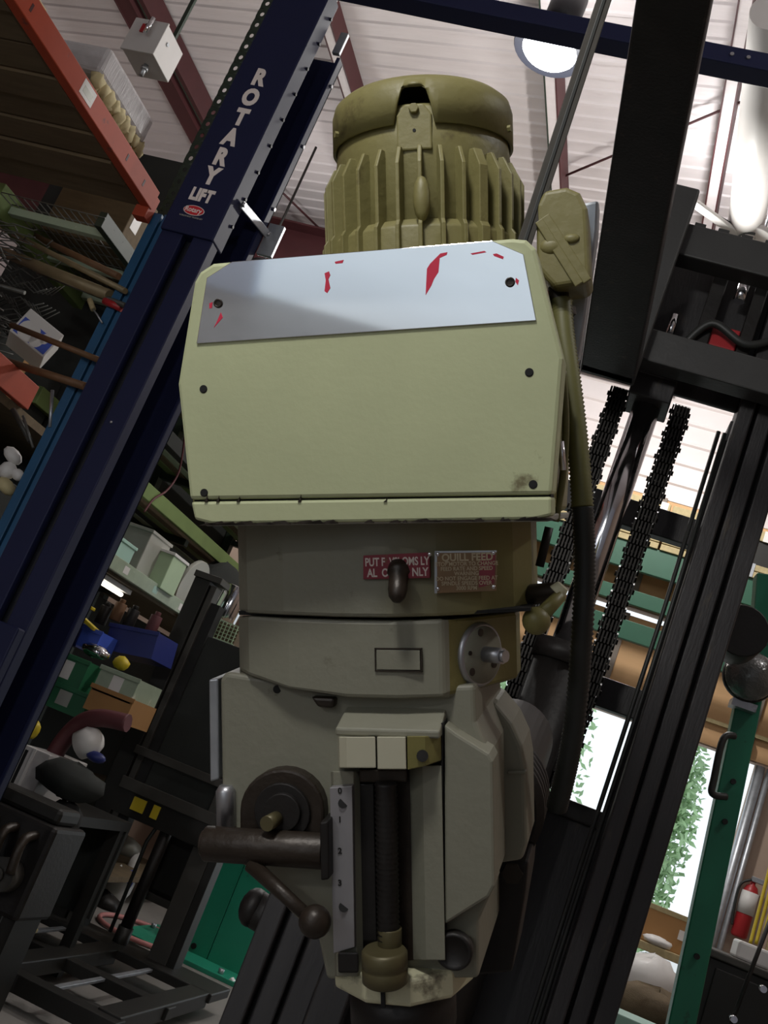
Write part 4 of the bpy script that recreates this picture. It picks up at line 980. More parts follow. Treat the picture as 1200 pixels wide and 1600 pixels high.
# wire mesh roll
mr_ = thing('wire_mesh_roll', 'tangled roll of grey wire fencing at the left frame edge', 'wire mesh', at(20, 460, Y=3.9))
c0 = at(12, 450, Y=4.0)
b = MB()
for k_ in range(5):
    rr = .30 - .035 * k_
    for i in range(14):
        a0 = math.pi * 2 * i / 14
        pts = [(c0.x - .25 + .07 * j, c0.y + rr * math.cos(a0 + (.22 if j % 2 else 0)), c0.z + rr * math.sin(a0 + (.22 if j % 2 else 0))) for j in range(6)]
        b.tube(pts, .0035, 4)
b.build('wire_strands', WIRE, mr_)['kind'] = 'stuff'
b = MB(); b.cyl((c0.x - .25, c0.y, c0.z), (c0.x + .1, c0.y, c0.z), .01, n=6); b.build('tie_bar', WIRE, mr_)
# white and blue carton, tilted
wc = at(58, 520, Y=3.95); S_ = .0026
Mw = Matrix.Translation(wc) @ Matrix.Rotation(math.radians(34), 4, 'Z') @ Matrix.Rotation(math.radians(14), 4, 'Y') @ Matrix.Rotation(math.radians(-6), 4, 'X')
wbx = thing('printed_carton', 'white and blue printed carton lying tilted among the pipes', 'box', wc)
b = MB(); b.box((-.095, 0, -.075), (.095, .2, .075), Mw); b.build('carton_body', WHITE, wbx, .004)
b = MB(); b.box((-.085, -.002, -.065), (.085, .001, .025), Mw); pn = b.build('blue_print', BLUEP, wbx)
for (a_, c_, w_, h_) in ((-.03, -.02, .05, .055), (.02, -.03, .03, .04), (.045, .0, .02, .03)):
    b = MB(); b.lathe([(1, 0), (1, .001)], Mw @ Matrix.Translation((a_, -.002, c_)) @ Matrix.Rotation(math.pi / 2, 4, 'X') @ Matrix.Diagonal((w_, h_, 1, 1)), 16); b.build('white_print', WHITE, pn)
# steel offcuts / clutter at the left edge
def rod(name, label, cat, a, c_, Y, r, mt, Y2=None):
    b = MB(); b.cyl(at(*a, Y=Y), at(*c_, Y=Y2 or Y), r, n=8); return solid(name, label, cat, b, mt, 0)
rod('steel_bar', 'grey bar leaning in the dark under the orange beam end', 'bar', (82, 610), (78, 668), 3.7, .008, GALV)
rod('steel_bar', 'thin bar leaning below the red-orange beam', 'bar', (36, 650), (52, 700), 3.7, .006, WIRE)
rod('steel_bar', 'dark bar slanting across the lower rack', 'bar', (20, 640), (48, 690), 3.75, .012, STACKG)
for i, (px, py, w_, h_, lab) in enumerate(((20, 712, .05, .03, 'pale bottle lying upper of the lit pieces at the left edge'), (12, 735, .04, .04, 'cream lump of scrap at the left edge'), (28, 742, .03, .025, 'small pale scrap beside the cream lump'), (10, 760, .05, .03, 'tan scrap piece under the cream lump'))):
    c = at(px, py, Y=3.75); b = MB(); b.ball((c.x, c.y, c.z), 1, 10, (w_, w_ * .8, h_), Matrix.Rotation(.5, 4, 'Y')); solid('scrap_piece', lab, 'scrap', b, WHITE if i != 3 else FOAM, 0)

# ================================================================ SHELF UNIT along the left side, middle distance
SX = -3.1
zt2 = at(222, 895, X=SX).z
sh = thing('storage_shelf', 'long shelving with a pale green front beam seen between lift column and machine', 'shelf', (SX, 6.2, 0))
hB = .085
b = MB(); b.box((SX - .05, 4.6, zt2 - hB), (SX, 8.9, zt2)); b.build('front_beam', GREYGREEN, sh, .003)
b = MB(); b.box((SX - .75, 4.6, zt2 - hB - .02), (SX - .05, 8.9, zt2 - .02)); b.build('shelf_board', WOOD, sh)
b = MB(); b.box((SX - .75, 4.6, 1.22), (SX - .02, 8.9, 1.26)); b.build('shelf_board', WOOD, sh)
b = MB(); b.box((SX - .75, 4.6, .75), (SX - .02, 8.9, .79)); b.build('shelf_board', WOOD, sh)
b = MB(); b.box((SX - .75, 4.6, .2), (SX - .02, 8.9, .24)); b.build('shelf_board', WOOD, sh)
b = MB(); b.box((SX - .80, 4.6, 0), (SX - .76, 8.9, 2.0)); b.build('dark_back_sheet', DKCLOTH, sh)  # dark sheet added to shut out the bright wall behind the shelf
for y in (4.62, 6.7, 8.8):
    for x in (SX - .05, SX - .75):
        b = MB(); b.box((x, y, 0), (x + .05, y + .06, zt2)); b.build('shelf_post', RACKGREEN, sh, .002)
for i in range(4):
    b = MB(); y = 5.2 + i * .45; b.box((SX - .001, y, zt2 - hB + .02), (SX + .001, y + .07, zt2 - .02)); b.build('price_strip', WHITE if i % 2 else MINT, sh)
zc = at(240, 775, X=SX - .3).z
b = MB(); b.box((SX - .34, 4.6, zc - .05), (SX - .30, 9.0, zc + .05)); o = solid('wall_rail', 'olive green rail running above the shelf boxes', 'rail', b, GREENBEAM)
# long stock rack high behind the shelf
lr = thing('stock_rack', 'dark rack of long boards high behind the shelf boxes', 'rack', (-3.75, 7.0, 0))
for y in (5.3, 7.0, 8.7):
    b = MB(); b.box((-3.98, y, 0), (-3.90, y + .08, 3.9)); b.build('rack_post', RACKGREEN, lr, .003)
    for z in (2.62, 3.05, 3.45):
        b = MB(); b.box((-3.90, y + .01, z - .05), (-3.48, y + .07, z)); b.build('support_arm', RACKGREEN, lr, .003)
rr2 = random.Random(9)
for z in (2.62, 3.05, 3.45):
    for k_ in range(4):
        x = -3.86 + k_ * .095; h = rr2.uniform(.04, .12)
        b = MB(); b.box((x, 5.0 + rr2.uniform(0, .4), z + .001), (x + .08, 8.85, z + h)); b.build('board', (DKCLOTH, GREENBEAM, WOOD, GREYGREEN)[(k_ + int(z * 3)) % 4], lr, .003)
b = MB(); b.box((-4.02, 5.2, 2.3), (-3.99, 8.8, 3.75)); b.build('dark_backing', DKCLOTH, lr)
b = MB(); b.tube(smooth_path([at(289, 680, X=-3.392), at(280, 735, X=-3.392), at(262, 765, X=-3.392), at(240, 780, X=-3.392), at(225, 800, X=-3.392)], 6), .008, 6); solid('red_cord', 'thin dark red cord hanging at the left edge of the drive cover', 'cord', b, DKRED, 0)
# things on the top shelf
def onshelf(px, X): return at(px[0], px[1], X=X)
def shbox(name, label, px, wpx, hpx, mt, X=SX - .08, d=.3, cat='box', lid=None, z=None):
    p = onshelf(px, X); sc = p.y * 1.12 / 1650; w_, h_ = wpx * sc, hpx * sc; z0 = zt2 - .02 if z is None else z
    t = thing(name, label, cat, (X - d / 2, p.y, z0))
    b = MB(); b.box((X - d, p.y - w_ / 2, z0), (X, p.y + w_ / 2, z0 + h_)); b.build('box_body', mt, t, .006)
    b = MB(); b.box((X - d - .008, p.y - w_ / 2 - .008, z0 + h_ - .012), (X + .008, p.y + w_ / 2 + .008, z0 + h_ + .008)); b.build('box_rim', lid or mt, t, .003)
    return t
shbox('metal_cabinet', 'tall grey metal box on the shelf next to the green bin', (245, 862), 75, 72, GREYM, cat='cabinet', d=.4)
shbox('mint_box', 'small mint green box on the shelf left of the grey metal box', (200, 850), 62, 36, MINT)
shbox('green_bin', 'pale green bin on the shelf right of the grey metal box', (272, 900), 55, 56, PALEGREEN, X=SX + .02, cat='bin', lid=WHITE)
p = onshelf((308, 905), SX - .1); b = MB(); b.cyl((SX - .14, p.y, zt2 + .16), (SX - .11, p.y, zt2 + .155), .19, n=28); solid('round_plate', 'round grey disc leaning on the shelf behind the stacker mast', 'disc', b, GREYM, .002)
def heap(name, label, cat, c, r, sc, mt, seed=0, n=16):
    rr = random.Random(seed); b = MB(); b.ball(c, r, n, sc)
    for v in b.v:
        d = v - Vector(c); v += d * rr.uniform(-.14, .14)
    return solid(name, label, cat, b, mt, 0)
heap('canvas_heap', 'dark canvas heap on the shelf behind the grey metal box', 'canvas', (SX - .62, onshelf((205, 800), SX - .62).y, zt2 + .12), .3, (.7, 1.2, .8), DKCLOTH, 3)
heap('canvas_heap', 'dark bundle on the shelf just left of the machine head', 'canvas', (SX - .25, onshelf((345, 900), SX - .25).y, zt2 + .22), .3, (.7, 1.0, .9), DKCLOTH, 4)
p = at(155, 920, X=SX - .15)
ft = thing('shelf_light', 'lit fluorescent tube fixed under the shelf beside the lift column', 'light', (SX - .15, p.y, zt2 - .14))
b = MB(); b.box((SX - .19, p.y - .32, zt2 - hB - .05), (SX - .11, p.y + .32, zt2 - hB - .02)); b.build('light_housing', WHITE, ft, .002)
b = MB(); b.cyl((SX - .15, p.y - .28, zt2 - hB - .07), (SX - .15, p.y + .28, zt2 - hB - .07), .014, n=10); b.build('light_tube', TUBE, ft)
p = at(360, 940, Y=6.4); b = MB(); b.cyl((p.x, p.y, p.z - .13), (p.x + .02, p.y, p.z + .10), .09, n=20); solid('steel_canister', 'shiny steel canister at the left edge of the machine head', 'canister', b, CHROME, .004)
p = at(347, 985, Y=6.2)
mg = thing('mesh_panel', 'pale wire mesh tray end just left of the machine head', 'tray', p)
b = MB()
for i in range(9): b.box((p.x - .12 + i * .026, p.y, p.z - .06), (p.x - .12 + i * .026 + .005, p.y + .006, p.z + .06))
for i in range(6): b.box((p.x - .12, p.y + .006, p.z - .06 + i * .023), (p.x + .1, p.y + .01, p.z - .055 + i * .023))
b.build('mesh_wires', PALEGREEN, mg)['kind'] = 'stuff'
b = MB(); b.box((p.x - .13, p.y - .004, p.z - .07), (p.x + .11, p.y + .012, p.z - .06)); b.build('mesh_frame', GREYGREEN, mg)
b = MB(); b.box((p.x - .12, p.y + .02, p.z - .07), (p.x + .10, p.y + .3, p.z + .05)); b.build('tray_body', WOOD, mg)

# ---- bench-level bins and clutter (Y about 5.4)
def bin_(name, label, px, py, Y, w_, h_, d, mt, cat='bin', rz=0., tilt=0., inner=None):
    c = at(px, py, Y=Y); T = Matrix.Translation((c.x, Y, c.z)) @ Matrix.Rotation(rz, 4, 'Z') @ Matrix.Rotation(tilt, 4, 'Y')
    t = thing(name, label, cat, (c.x, Y, c.z - h_ / 2))
    b = MB(); k = .012
    b.box((-w_ / 2, 0, -h_ / 2), (w_ / 2, k, h_ / 2), T); b.box((-w_ / 2, d - k, -h_ / 2), (w_ / 2, d, h_ / 2), T)
    b.box((-w_ / 2, k, -h_ / 2), (-w_ / 2 + k, d - k, h_ / 2), T); b.box((w_ / 2 - k, k, -h_ / 2), (w_ / 2, d - k, h_ / 2), T)
    b.box((-w_ / 2, 0, -h_ / 2 - k), (w_ / 2, d, -h_ / 2), T); b.build('bin_body', mt, t)
    b = MB(); b.box((-w_ / 2 - .008, -.008, h_ / 2 - .02), (w_ / 2 + .008, .0, h_ / 2 + .004), T); b.build('bin_rim', mt, t, .002)
    if inner:
        b = MB(); b.box((-w_ * .14, -.002, -h_ * .35), (w_ * .14, .0, h_ * .3), T); b.build('paper_label', inner, t)
    return t
bin_('plastic_bin', 'bright blue plastic bin on the bench beside the yellow board', 140, 996, 5.3, .12, .10, .2, BLUEP)
bin_('plastic_bin', 'deep blue tote on the bench, larger one leaning right', 205, 1000, 5.5, .30, .14, .3, BLUEDEEP, tilt=-.15)
bin_('plastic_bin', 'deep blue tote behind the lift column edge', 108, 985, 5.5, .16, .12, .3, BLUEDEEP)
b = MB(); b.bar(at(112, 950, Y=5.3), at(150, 985, Y=5.3), .06, .02); solid('yellow_board', 'yellow strip leaning above the bright blue bin', 'board', b, YELLOW)
b = MB(); b.bar(at(122, 942, Y=5.6), at(146, 952, Y=5.6), .05, .02); solid('yellow_board', 'short yellow strip up under the shelf', 'board', b, YELLOW)
heap('foil_scraps', 'crumpled shiny scraps on the bench below the bright blue bin', 'scrap', at(150, 1018, Y=5.3), .07, (1.2, .8, .5), CHROME, 5, 10)
heap('yellow_tool', 'yellow tool lying on the bench beside the shiny scraps', 'tool', at(190, 1036, Y=5.35), .042, (1.2, .8, .9), YELLOW, 6, 10)
heap('yellow_tool', 'small dull yellow tool above the shiny scraps', 'tool', at(167, 1005, Y=5.5), .04, (1.2, .8, .9), YELLOW, 7, 10)
bin_('milk_crate', 'green crate with a pale paper on it, above another crate', 105, 1045, 5.2, .22, .15, .3, GREENBIN, 'crate', inner=WHITE)
bin_('milk_crate', 'dark green crate below, with a pale patch', 100, 1090, 5.2, .28, .12, .3, GREENBIN, 'crate', inner=GREYM)
bin_('drawer_unit', 'grey drawer unit with a pale divider above the orange-brown box', 182, 1068, 5.1, .23, .12, .3, GREYGREEN, 'drawers', inner=WHITE)
bin_('brown_box', 'orange-brown box under the grey drawer unit', 170, 1098, 5.1, .25, .12, .3, CARD, 'box')
for i, (px, py) in enumerate(((162, 960), (185, 955), (205, 965), (240, 975))):
    b = MB(); c = at(px, py, Y=5.7); b.cyl((c.x, c.y, c.z - .06), (c.x, c.y, c.z + .05), .035, n=12); b.cyl((c.x, c.y, c.z + .05), (c.x, c.y, c.z + .075), .018, n=10)
    solid('spray_can', ('dark can under the shelf, first from the lift column', 'red-brown can under the shelf, second from the column', 'dark can under the shelf, third from the column', 'dark red can under the shelf nearest the stacker mast')[i], 'can', b, (DARKIRON, PIPEBR, DARKIRON, DKRED)[i], .002)
b = MB(); b.tube(smooth_path([at(75, 1235, Y=4.9), at(85, 1180, Y=4.9), at(120, 1135, Y=4.9), at(155, 1122, Y=4.9), at(200, 1130, Y=4.9)], 8), .045, 10); solid('rubber_duct', 'dark red hose arching over the white jug', 'hose', b, DKRED, 0)
jg = thing('white_jug', 'white plastic jug with a blue base under the red hose arch', 'jug', at(135, 1180, Y=4.9))
p = at(138, 1160, Y=4.9); b = MB(); b.lathe([(.05, -.06), (.07, -.05), (.075, .02), (.05, .06), (.02, .075)], Matrix.Translation(p) @ Matrix.Rotation(.9, 4, 'Y'), 18); b.build('jug_body', WHITE, jg)
p = at(150, 1183, Y=4.88); b = MB(); b.ball(p, .045, 12, (1.2, .8, .6)); b.build('blue_base', BLUEDEEP, jg)
wcse = thing('computer_case', 'pale grey case with a dark slot standing at the left edge', 'case', at(30, 1250, Y=4.7))
p0_, p1_ = at(5, 1255, Y=4.7), at(40, 1163, Y=4.7)
b = MB(); b.box((p0_.x - .03, 4.7, p0_.z), (p0_.x + .12, 5.1, p1_.z + .0)); b.build('case_body', GREYBOX, wcse, .005)
b = MB(); b.box((p0_.x - .01, 4.695, p0_.z + .02), (p0_.x + .005, 4.701, p1_.z - .02)); b.build('dark_slot', BLACK, wcse)
b = MB(); b.box((p0_.x + .03, 4.692, p0_.z), (p0_.x + .045, 4.701, p1_.z)); b.build('front_ridge', WHITE, wcse, .002)
for i, (px, py, r_, sc, mt, lab) in enumerate(((110, 1220, .12, (1.4, 1, .7), DKCLOTH, 'dark bundle below the white jug'), (95, 1285, .10, (1, 1, 1), BLACK, 'black round object behind the stacker mast'), (100, 1232, .05, (1.3, 1, .6), GREYM, 'pale grey scrap below the dark bundle'), (125, 1232, .03, (1.5, 1, .7), ORANGE, 'small orange piece next to the pale scrap'), (38, 1250, .045, (1.6, 1, .6), ORANGE, 'dull orange strip under the pale grey case'), (53, 1140, .03, (1, 1, 1.4), YELLOW, 'small yellow bottle below the dark green crate'))):
    c = at(px, py, Y=4.75); heap('workshop_clutter', lab, 'clutter', c, r_, sc, mt, 20 + i, 12)
eg = thing('engine_block', 'dark greasy engine block standing on the floor left of the stacker', 'engine', at(50, 1400, Y=4.3))
c = at(45, 1325, Y=4.45)
b = MB(); b.box((c.x - .28, 4.3, c.z - .26), (c.x + .16, 4.6, c.z + .14)); b.build('block_casting', DARKIRON, eg, .02)
b = MB(); b.box((c.x - .26, 4.34, c.z + .14), (c.x + .13, 4.54, c.z + .21)); b.build('head_cover', DKMETAL, eg, .02)
for k_ in range(4):
    b = MB(); b.tube(smooth_path([(c.x - .22 + k_ * .1, 4.31, c.z + .08), (c.x - .22 + k_ * .1, 4.22, c.z + .05), (c.x - .2 + k_ * .1, 4.2, c.z - .08)], 5), .022, 8); b.build('exhaust_pipe', BROWNIRON, eg)
b = MB(); b.cyl((c.x + .05, 4.29, c.z - .1), (c.x + .05, 4.2, c.z - .1), .07, n=18); b.cyl((c.x + .05, 4.2, c.z - .1), (c.x + .05, 4.18, c.z - .1), .03, n=12); b.build('pulley', STACKG, eg)
b = MB(); b.cyl((c.x - .14, 4.29, c.z - .17), (c.x - .14, 4.21, c.z - .17), .05, n=16); b.build('pulley', STACKG, eg)
for x in (-.24, .08):
    b = MB(); b.box((c.x + x, 4.34, 0), (c.x + x + .06, 4.56, c.z - .26)); b.build('engine_stand_leg', DKMETAL, eg)
bench = thing('work_bench', 'dark low bench carrying the clutter behind the stacker', 'bench', (-2.7, 5.0, 0))
bz = at(100, 1250, Y=4.7).z - .06
b = MB(); b.box((-3.0, 4.60, bz - .05), (-2.35, 5.52, bz)); b.build('bench_top', DKMETAL, bench)
for x in (-2.98, -2.42):
    for y in (4.612, 5.44): b = MB(); b.box((x, y, 0), (x + .06, y + .055, bz - .05)); b.build('leg', DKMETAL, bench)
b = MB(); b.box((-3.0, 5.50, .3), (-2.35, 5.53, bz - .05)); b.build('bench_back', DKCLOTH, bench)

# ================================================================ STACKER (dark mast on the left)
SY = 6.0
sk = thing('pallet_stacker', 'dark hand stacker with a tall two-post mast left of the machine head', 'stacker', (-2.6, SY, 0))
xa0, xa1 = at(300, 912, Y=SY).x, at(345, 925, Y=SY).x
zto = at(320, 905, Y=SY).z
b = MB(); b.box((xa0, SY, .12), (xa0 + (xa1 - xa0) * .55, SY + .14, zto)); b.build('mast_post', DKMETAL, sk, .004)
b = MB(); b.box((xa0 + (xa1 - xa0) * .6, SY + .01, .12), (xa0 + (xa1 - xa0) * .8, SY + .10, zto - .02)); b.build('mast_post', STACKG, sk, .003)
b = MB(); b.box((xa0 + (xa1 - xa0) * .8, SY + .03, .12), (xa1 + .02, SY + .12, zto - .12)); b.build('mast_groove', BLACK, sk)
b = MB(); b.box((xa0 - .01, SY - .01, zto), (xa1 - .02, SY + .15, zto + .04)); b.build('mast_cap', STACKG, sk, .003)
xb1 = at(338, 1310, Y=SY).x; xb0 = at(309, 1300, Y=SY).x
b = MB(); b.box((xb0, SY + .02, .12), (xb1, SY + .14, 1.42)); b.build('mast_post', STACKG, sk, .004)
b = MB(); b.box((xb1, SY + .02, .12), (xb1 + .05, SY + .14, zto)); b.build('mast_post', DKMETAL, sk, .004)
for (l, r_, hh) in (((196, 1165), (345, 1222), .05), ((192, 1220), (335, 1282), .07)):
    za = (at(*l, Y=SY).z + at(*r_, Y=SY).z) / 2
    b = MB(); b.box((xa0 + .1, SY - .02, za - hh / 2), (xb1, SY + .0, za + hh / 2)); b.build('cross_bar', STACKG, sk, .004)
    if hh > .06:
        for px, w_ in ((208, .085), (239, .045)):
            c = at(px, 1277, Y=SY - .01); b = MB(); b.box((c.x - w_ / 2, SY - .012, za - .125), (c.x + w_ / 2, SY - .004, za - .05)); b.build('yellow_label', YELLOW, sk)
        b = MB(); b.box((xa0 + .1, SY - .005, za - .17), (xb1, SY + .01, za - .03)); b.build('label_panel', DKMETAL, sk)
z1_ = at(250, 1260, Y=SY).z; xcc = at(225, 1370, Y=SY).x
b = MB(); b.cyl((xcc, SY + .05, .14), (xcc, SY + .05, z1_), .036, n=14); b.build('hydraulic_cylinder', DARKIRON, sk)
b = MB(); b.cyl((xcc, SY + .05, .10), (xcc, SY + .05, .24), .045, n=14); b.build('cylinder_foot', DKMETAL, sk)
b = MB(); b.tube([(xcc - .08, SY + .05, .18), (xcc - .09, SY + .05, .7), (xcc - .04, SY + .05, z1_)], .012, 8); b.build('side_hose', RUBBER, sk)
p = at(275, 1345, Y=SY + .2); b = MB(); b.box((p.x - .13, SY + .2, p.z - .22), (p.x + .16, SY + .4, p.z + .19)); b.build('battery_box', DKMETAL, sk, .03)
b = MB(); b.box((p.x - .15, SY + .19, p.z - .26), (p.x + .18, SY + .41, p.z - .215)); b.build('battery_tray', STACKG, sk, .006)
b = MB(); b.box((xa1, SY + .05, at(200, 1230, Y=SY).z), (xb1 + .25, SY + .08, at(345, 1000, Y=SY).z)); b.build('dark_mast_sheet', DKCLOTH, sk, .004)  # dark sheet added to blacken the gap between the posts
b = MB(); b.tube(smooth_path([(xb1 - .1, SY + .03, at(340, 1040, Y=SY).z), (xb1 - .04, SY + .02, at(340, 1060, Y=SY).z), (xb1 + .02, SY + .02, at(345, 1090, Y=SY).z)], 6), .03, 8); b.build('control_handle', GALV, sk)
# base frame with open bay
bx0, bx1 = xa0 - .12, xb1 + .35
b = MB(); b.box((bx0, SY - .12, .10), (bx1, SY + .2, .15)); b.build('base_plate', DKMETAL, sk, .006)
for t_ in (.06, .48, .94):
    x = bx0 + (bx1 - bx0) * t_
    b = MB(); b.box((x - .06, SY - 1.25, .07), (x + .06, SY - .1, .15)); b.build('straddle_leg', DKMETAL, sk, .006)
    b = MB(); b.cyl((x - .03, SY - 1.2, .07), (x + .03, SY - 1.2, .07), .07, n=16); b.build('leg_roller', RUBBER, sk)
for t_ in (.25, .70):
    x = bx0 + (bx1 - bx0) * t_
    b = MB(); b.box((x - .015, SY - 1.2, .12), (x + .015, SY - .1, .135)); b.build('steel_slide', GALV, sk, .002)
b = MB(); b.box((bx0, SY - .72, .08), (bx1, SY - .62, .14)); b.build('base_plate', DKMETAL, sk, .004)
b = MB(); b.box((bx0, SY - 1.32, .06), (bx1, SY - 1.22, .14)); b.build('base_plate', DKMETAL, sk, .004)

# ================================================================ GREEN COLUMN on the floor
GY = 7.3
xg0, xg1 = at(300, 1430, Y=GY).x, at(395, 1470, Y=GY).x
gc = thing('green_column', 'teal green steel column with a floor plate behind the stacker', 'column', ((xg0 + xg1) / 2, GY, 0))
zg = at(405, 1335, Y=GY).z + .05
b = MB(); b.box((xg0, GY, .02), (xg0 + .21, GY + .02, zg - .03)); b.box((xg0, GY + .02, .02), (xg0 + .02, GY + .3, zg - .03)); b.build('front_face', TEAL, gc, .004)
b = MB(); b.box((xg0 + .215, GY - .004, .02), (xg1 + .05, GY + .02, zg - .10)); b.build('front_face', TEAL, gc, .004)
b = MB(); b.box((xg0 + .02, GY + .02, .02), (xg1 + .05, GY + .3, zg - .03)); b.build('column_body', TEAL, gc, .004)
b = MB(); b.box((xg0 - .35, GY - .28, 0), (xg1 + .22, GY + .4, .03)); b.build('floor_plate', TEAL, gc, .004)
b = MB(); c = at(303, 1478, Y=GY); b.cyl((c.x, GY - .01, c.z), (c.x, GY, c.z), .02, n=10); b.build('lock_knob', DARKIRON, gc)
for x, y in ((-.3, -.22), (-.3, .2), (.4, -.22)): b = MB(); b.cyl((xg0 + x, GY + y, .03), (xg0 + x, GY + y, .06), .02, n=8); b.build('anchor_bolt', GALV, gc)
b = MB(); b.bar(at(345, 1545, Y=GY - .25), at(365, 1530, Y=GY - .25), .05, .03); solid('white_block', 'small white block lying on the green floor plate', 'block', b, WHITE)
c = fl(396, 1418, .05); b = MB(); b.cyl(c, Vector((xl0 + .02, c.y + .02, c.z - .01)), .04, n=20); b.ball(c, .042, 16, (.7, 1, 1)); fpart(b, 'tilt_cylinder_end', DARKIRON)
# floor clutter seen under the cross bars
b = MB(); pz_ = at(225, 1458, Z=.02); b.tube([(pz_.x + .32 * math.cos(a), pz_.y + .32 * math.sin(a), .02) for a in [i * math.pi / 16 for i in range(33)]], .016, 8); solid('air_hose', 'pink hose lying in a loop on the concrete floor', 'hose', b, PINKHOSE, 0)
for i, (px, py, Y, r_, sc, mt, lab) in enumerate(((175, 1385, 8.0, .17, (1, .6, .9), WHITE, 'white plastic bag on the floor behind the stacker'), (165, 1355, 8.3, .09, (1.3, .8, .6), BLUEDEEP, 'blue cloth behind the white plastic bag'), (205, 1360, 8.2, .06, (.8, .8, 2.2), WHITE, 'white bottle behind the stacker cylinder'), (200, 1378, 8.0, .06, (.8, .8, 1.4), BLUEP, 'blue bottle beside the white bottle'), (185, 1318, 8.6, .14, (1.5, .8, .7), GREYM, 'grey bundle above the white plastic bag'), (160, 1410, 7.6, .12, (1.2, .9, .7), DARKIRON, 'dark lump below the white plastic bag'))):
    heap('floor_clutter', lab, 'clutter', at(px, py, Y=Y), r_, sc, mt, 40 + i, 12)
b = MB(); b.bar(at(-5, 1472, Y=4.6), at(52, 1452, Y=5.2), .05, .02); solid('wood_strip', 'tan wooden strip near the floor at the left edge', 'board', b, PALEWOOD)

# ================================================================ RIGHT SIDE
# green racking in front of the back wall, lumber on top
gr = thing('green_racking', 'tall green rack seen between the chains and the right mast rail', 'rack', (-.5, 8.6, 0))
RYk = 8.6
def zr_(px, py): return at(px, py, Y=RYk).z
for (t0, t1) in (((985, 846), (1000, 893)), ((975, 917), (985, 944)), ((960, 962), (980, 1000))):
    b = MB(); b.box((-2.6, RYk, zr_(*t1)), (1.9, RYk + .05, zr_(*t0))); b.build('green_beam', GREENRACK, gr, .004)
b = MB(); b.box((-2.6, RYk, zr_(1020, 835)), (1.9, RYk + .06, zr_(1030, 800))); b.build('dark_beam', DKMETAL, gr, .004)
for x in (-2.6, 1.9):
    b = MB(); b.box((x - .05, RYk, 0), (x + .05, RYk + .08, 4.8)); b.build('rack_post', GREENRACK, gr, .003)
zz = zr_(1030, 800)
lb = thing('lumber_bundle', 'strapped pale lumber bundle on top of the green racking', 'lumber', (-.3, RYk + .1, zz))
for i in range(6):
    b = MB(); b.box((-2.4 + i * .7, RYk - .02, zz), (-2.4 + i * .7 + .68, RYk + .5, zz + .085)); b.build('board', PALEWOOD, lb, .004)
for i in range(5):
    b = MB(); x = -2.1 + i * .85; b.box((x, RYk - .024, zz - .002), (x + .06, RYk - .018, zz + .088)); b.build('strap_band', WHITE, lb)
z2_ = zr_(985, 846)
lb = thing('lumber_bundle', 'strapped pale lumber bundle on the upper green beam, below the dark one', 'lumber', (-.3, RYk + .1, z2_))
for k_ in range(2):
    for i in range(6):
        b = MB(); b.box((-2.4 + i * .7, RYk - .02, z2_ + k_ * .06), (-2.4 + i * .7 + .68, RYk + .4, z2_ + k_ * .06 + .052)); b.build('board', PALEWOOD, lb, .004)
for i in range(5):
    b = MB(); x = -2.15 + i * .85; b.box((x, RYk - .026, z2_), (x + .05, RYk - .019, z2_ + .115)); b.build('strap_band', GALV, lb)
# fire extinguisher
fe = thing('fire_extinguisher', 'red fire extinguisher with a white label hung on the tan wall', 'extinguisher', at(1160, 1440, Y=BW - .1))
c = at(1160, 1440, Y=BW - .1)
b = MB(); b.lathe([(.05, 0), (.062, .015), (.062, .34), (.045, .39), (.02, .41), (.02, .43)], Matrix.Translation((c.x, c.y, c.z - .12)), 20); body = b.build('cylinder_body', REDP, fe)
b = MB(); b.lathe([(.066, 0), (.066, .17)], Matrix.Translation((c.x, c.y, c.z + .06)), 20, True, True); b.build('white_label', WHITE, body)
b = MB(); b.box((c.x - .02, c.y - .03, c.z + .31), (c.x + .07, c.y + .03, c.z + .35)); b.build('valve_head', GALV, fe, .004)
b = MB(); b.tube(smooth_path([(c.x - .02, c.y - .03, c.z + .32), (c.x - .09, c.y - .03, c.z + .25), (c.x - .085, c.y - .03, c.z + .05), (c.x - .07, c.y - .03, c.z - .05)], 6), .010, 8); b.build('discharge_hose', RUBBER, fe)
b = MB(); b.box((c.x - .02, c.y + .04, c.z), (c.x + .02, BW - .003, c.z + .12)); b.build('wall_hook', GALV, fe)
# yellow hoses
for i in range(3):
    px = 1190 + i * 9
    b = MB(); b.tube(smooth_path([at(px - 18, 1475, Y=7.6), at(px - 5, 1425, Y=7.65), at(px + 9, 1370, Y=7.7), at(px + 26, 1300, Y=7.75)], 6), .011, 8)
    solid('yellow_hose', ('yellow hose hanging at the right edge, leftmost of three', 'middle one of three yellow hoses at the right edge', 'rightmost yellow hose hanging at the right edge')[i], 'hose', b, YELLOW, 0)
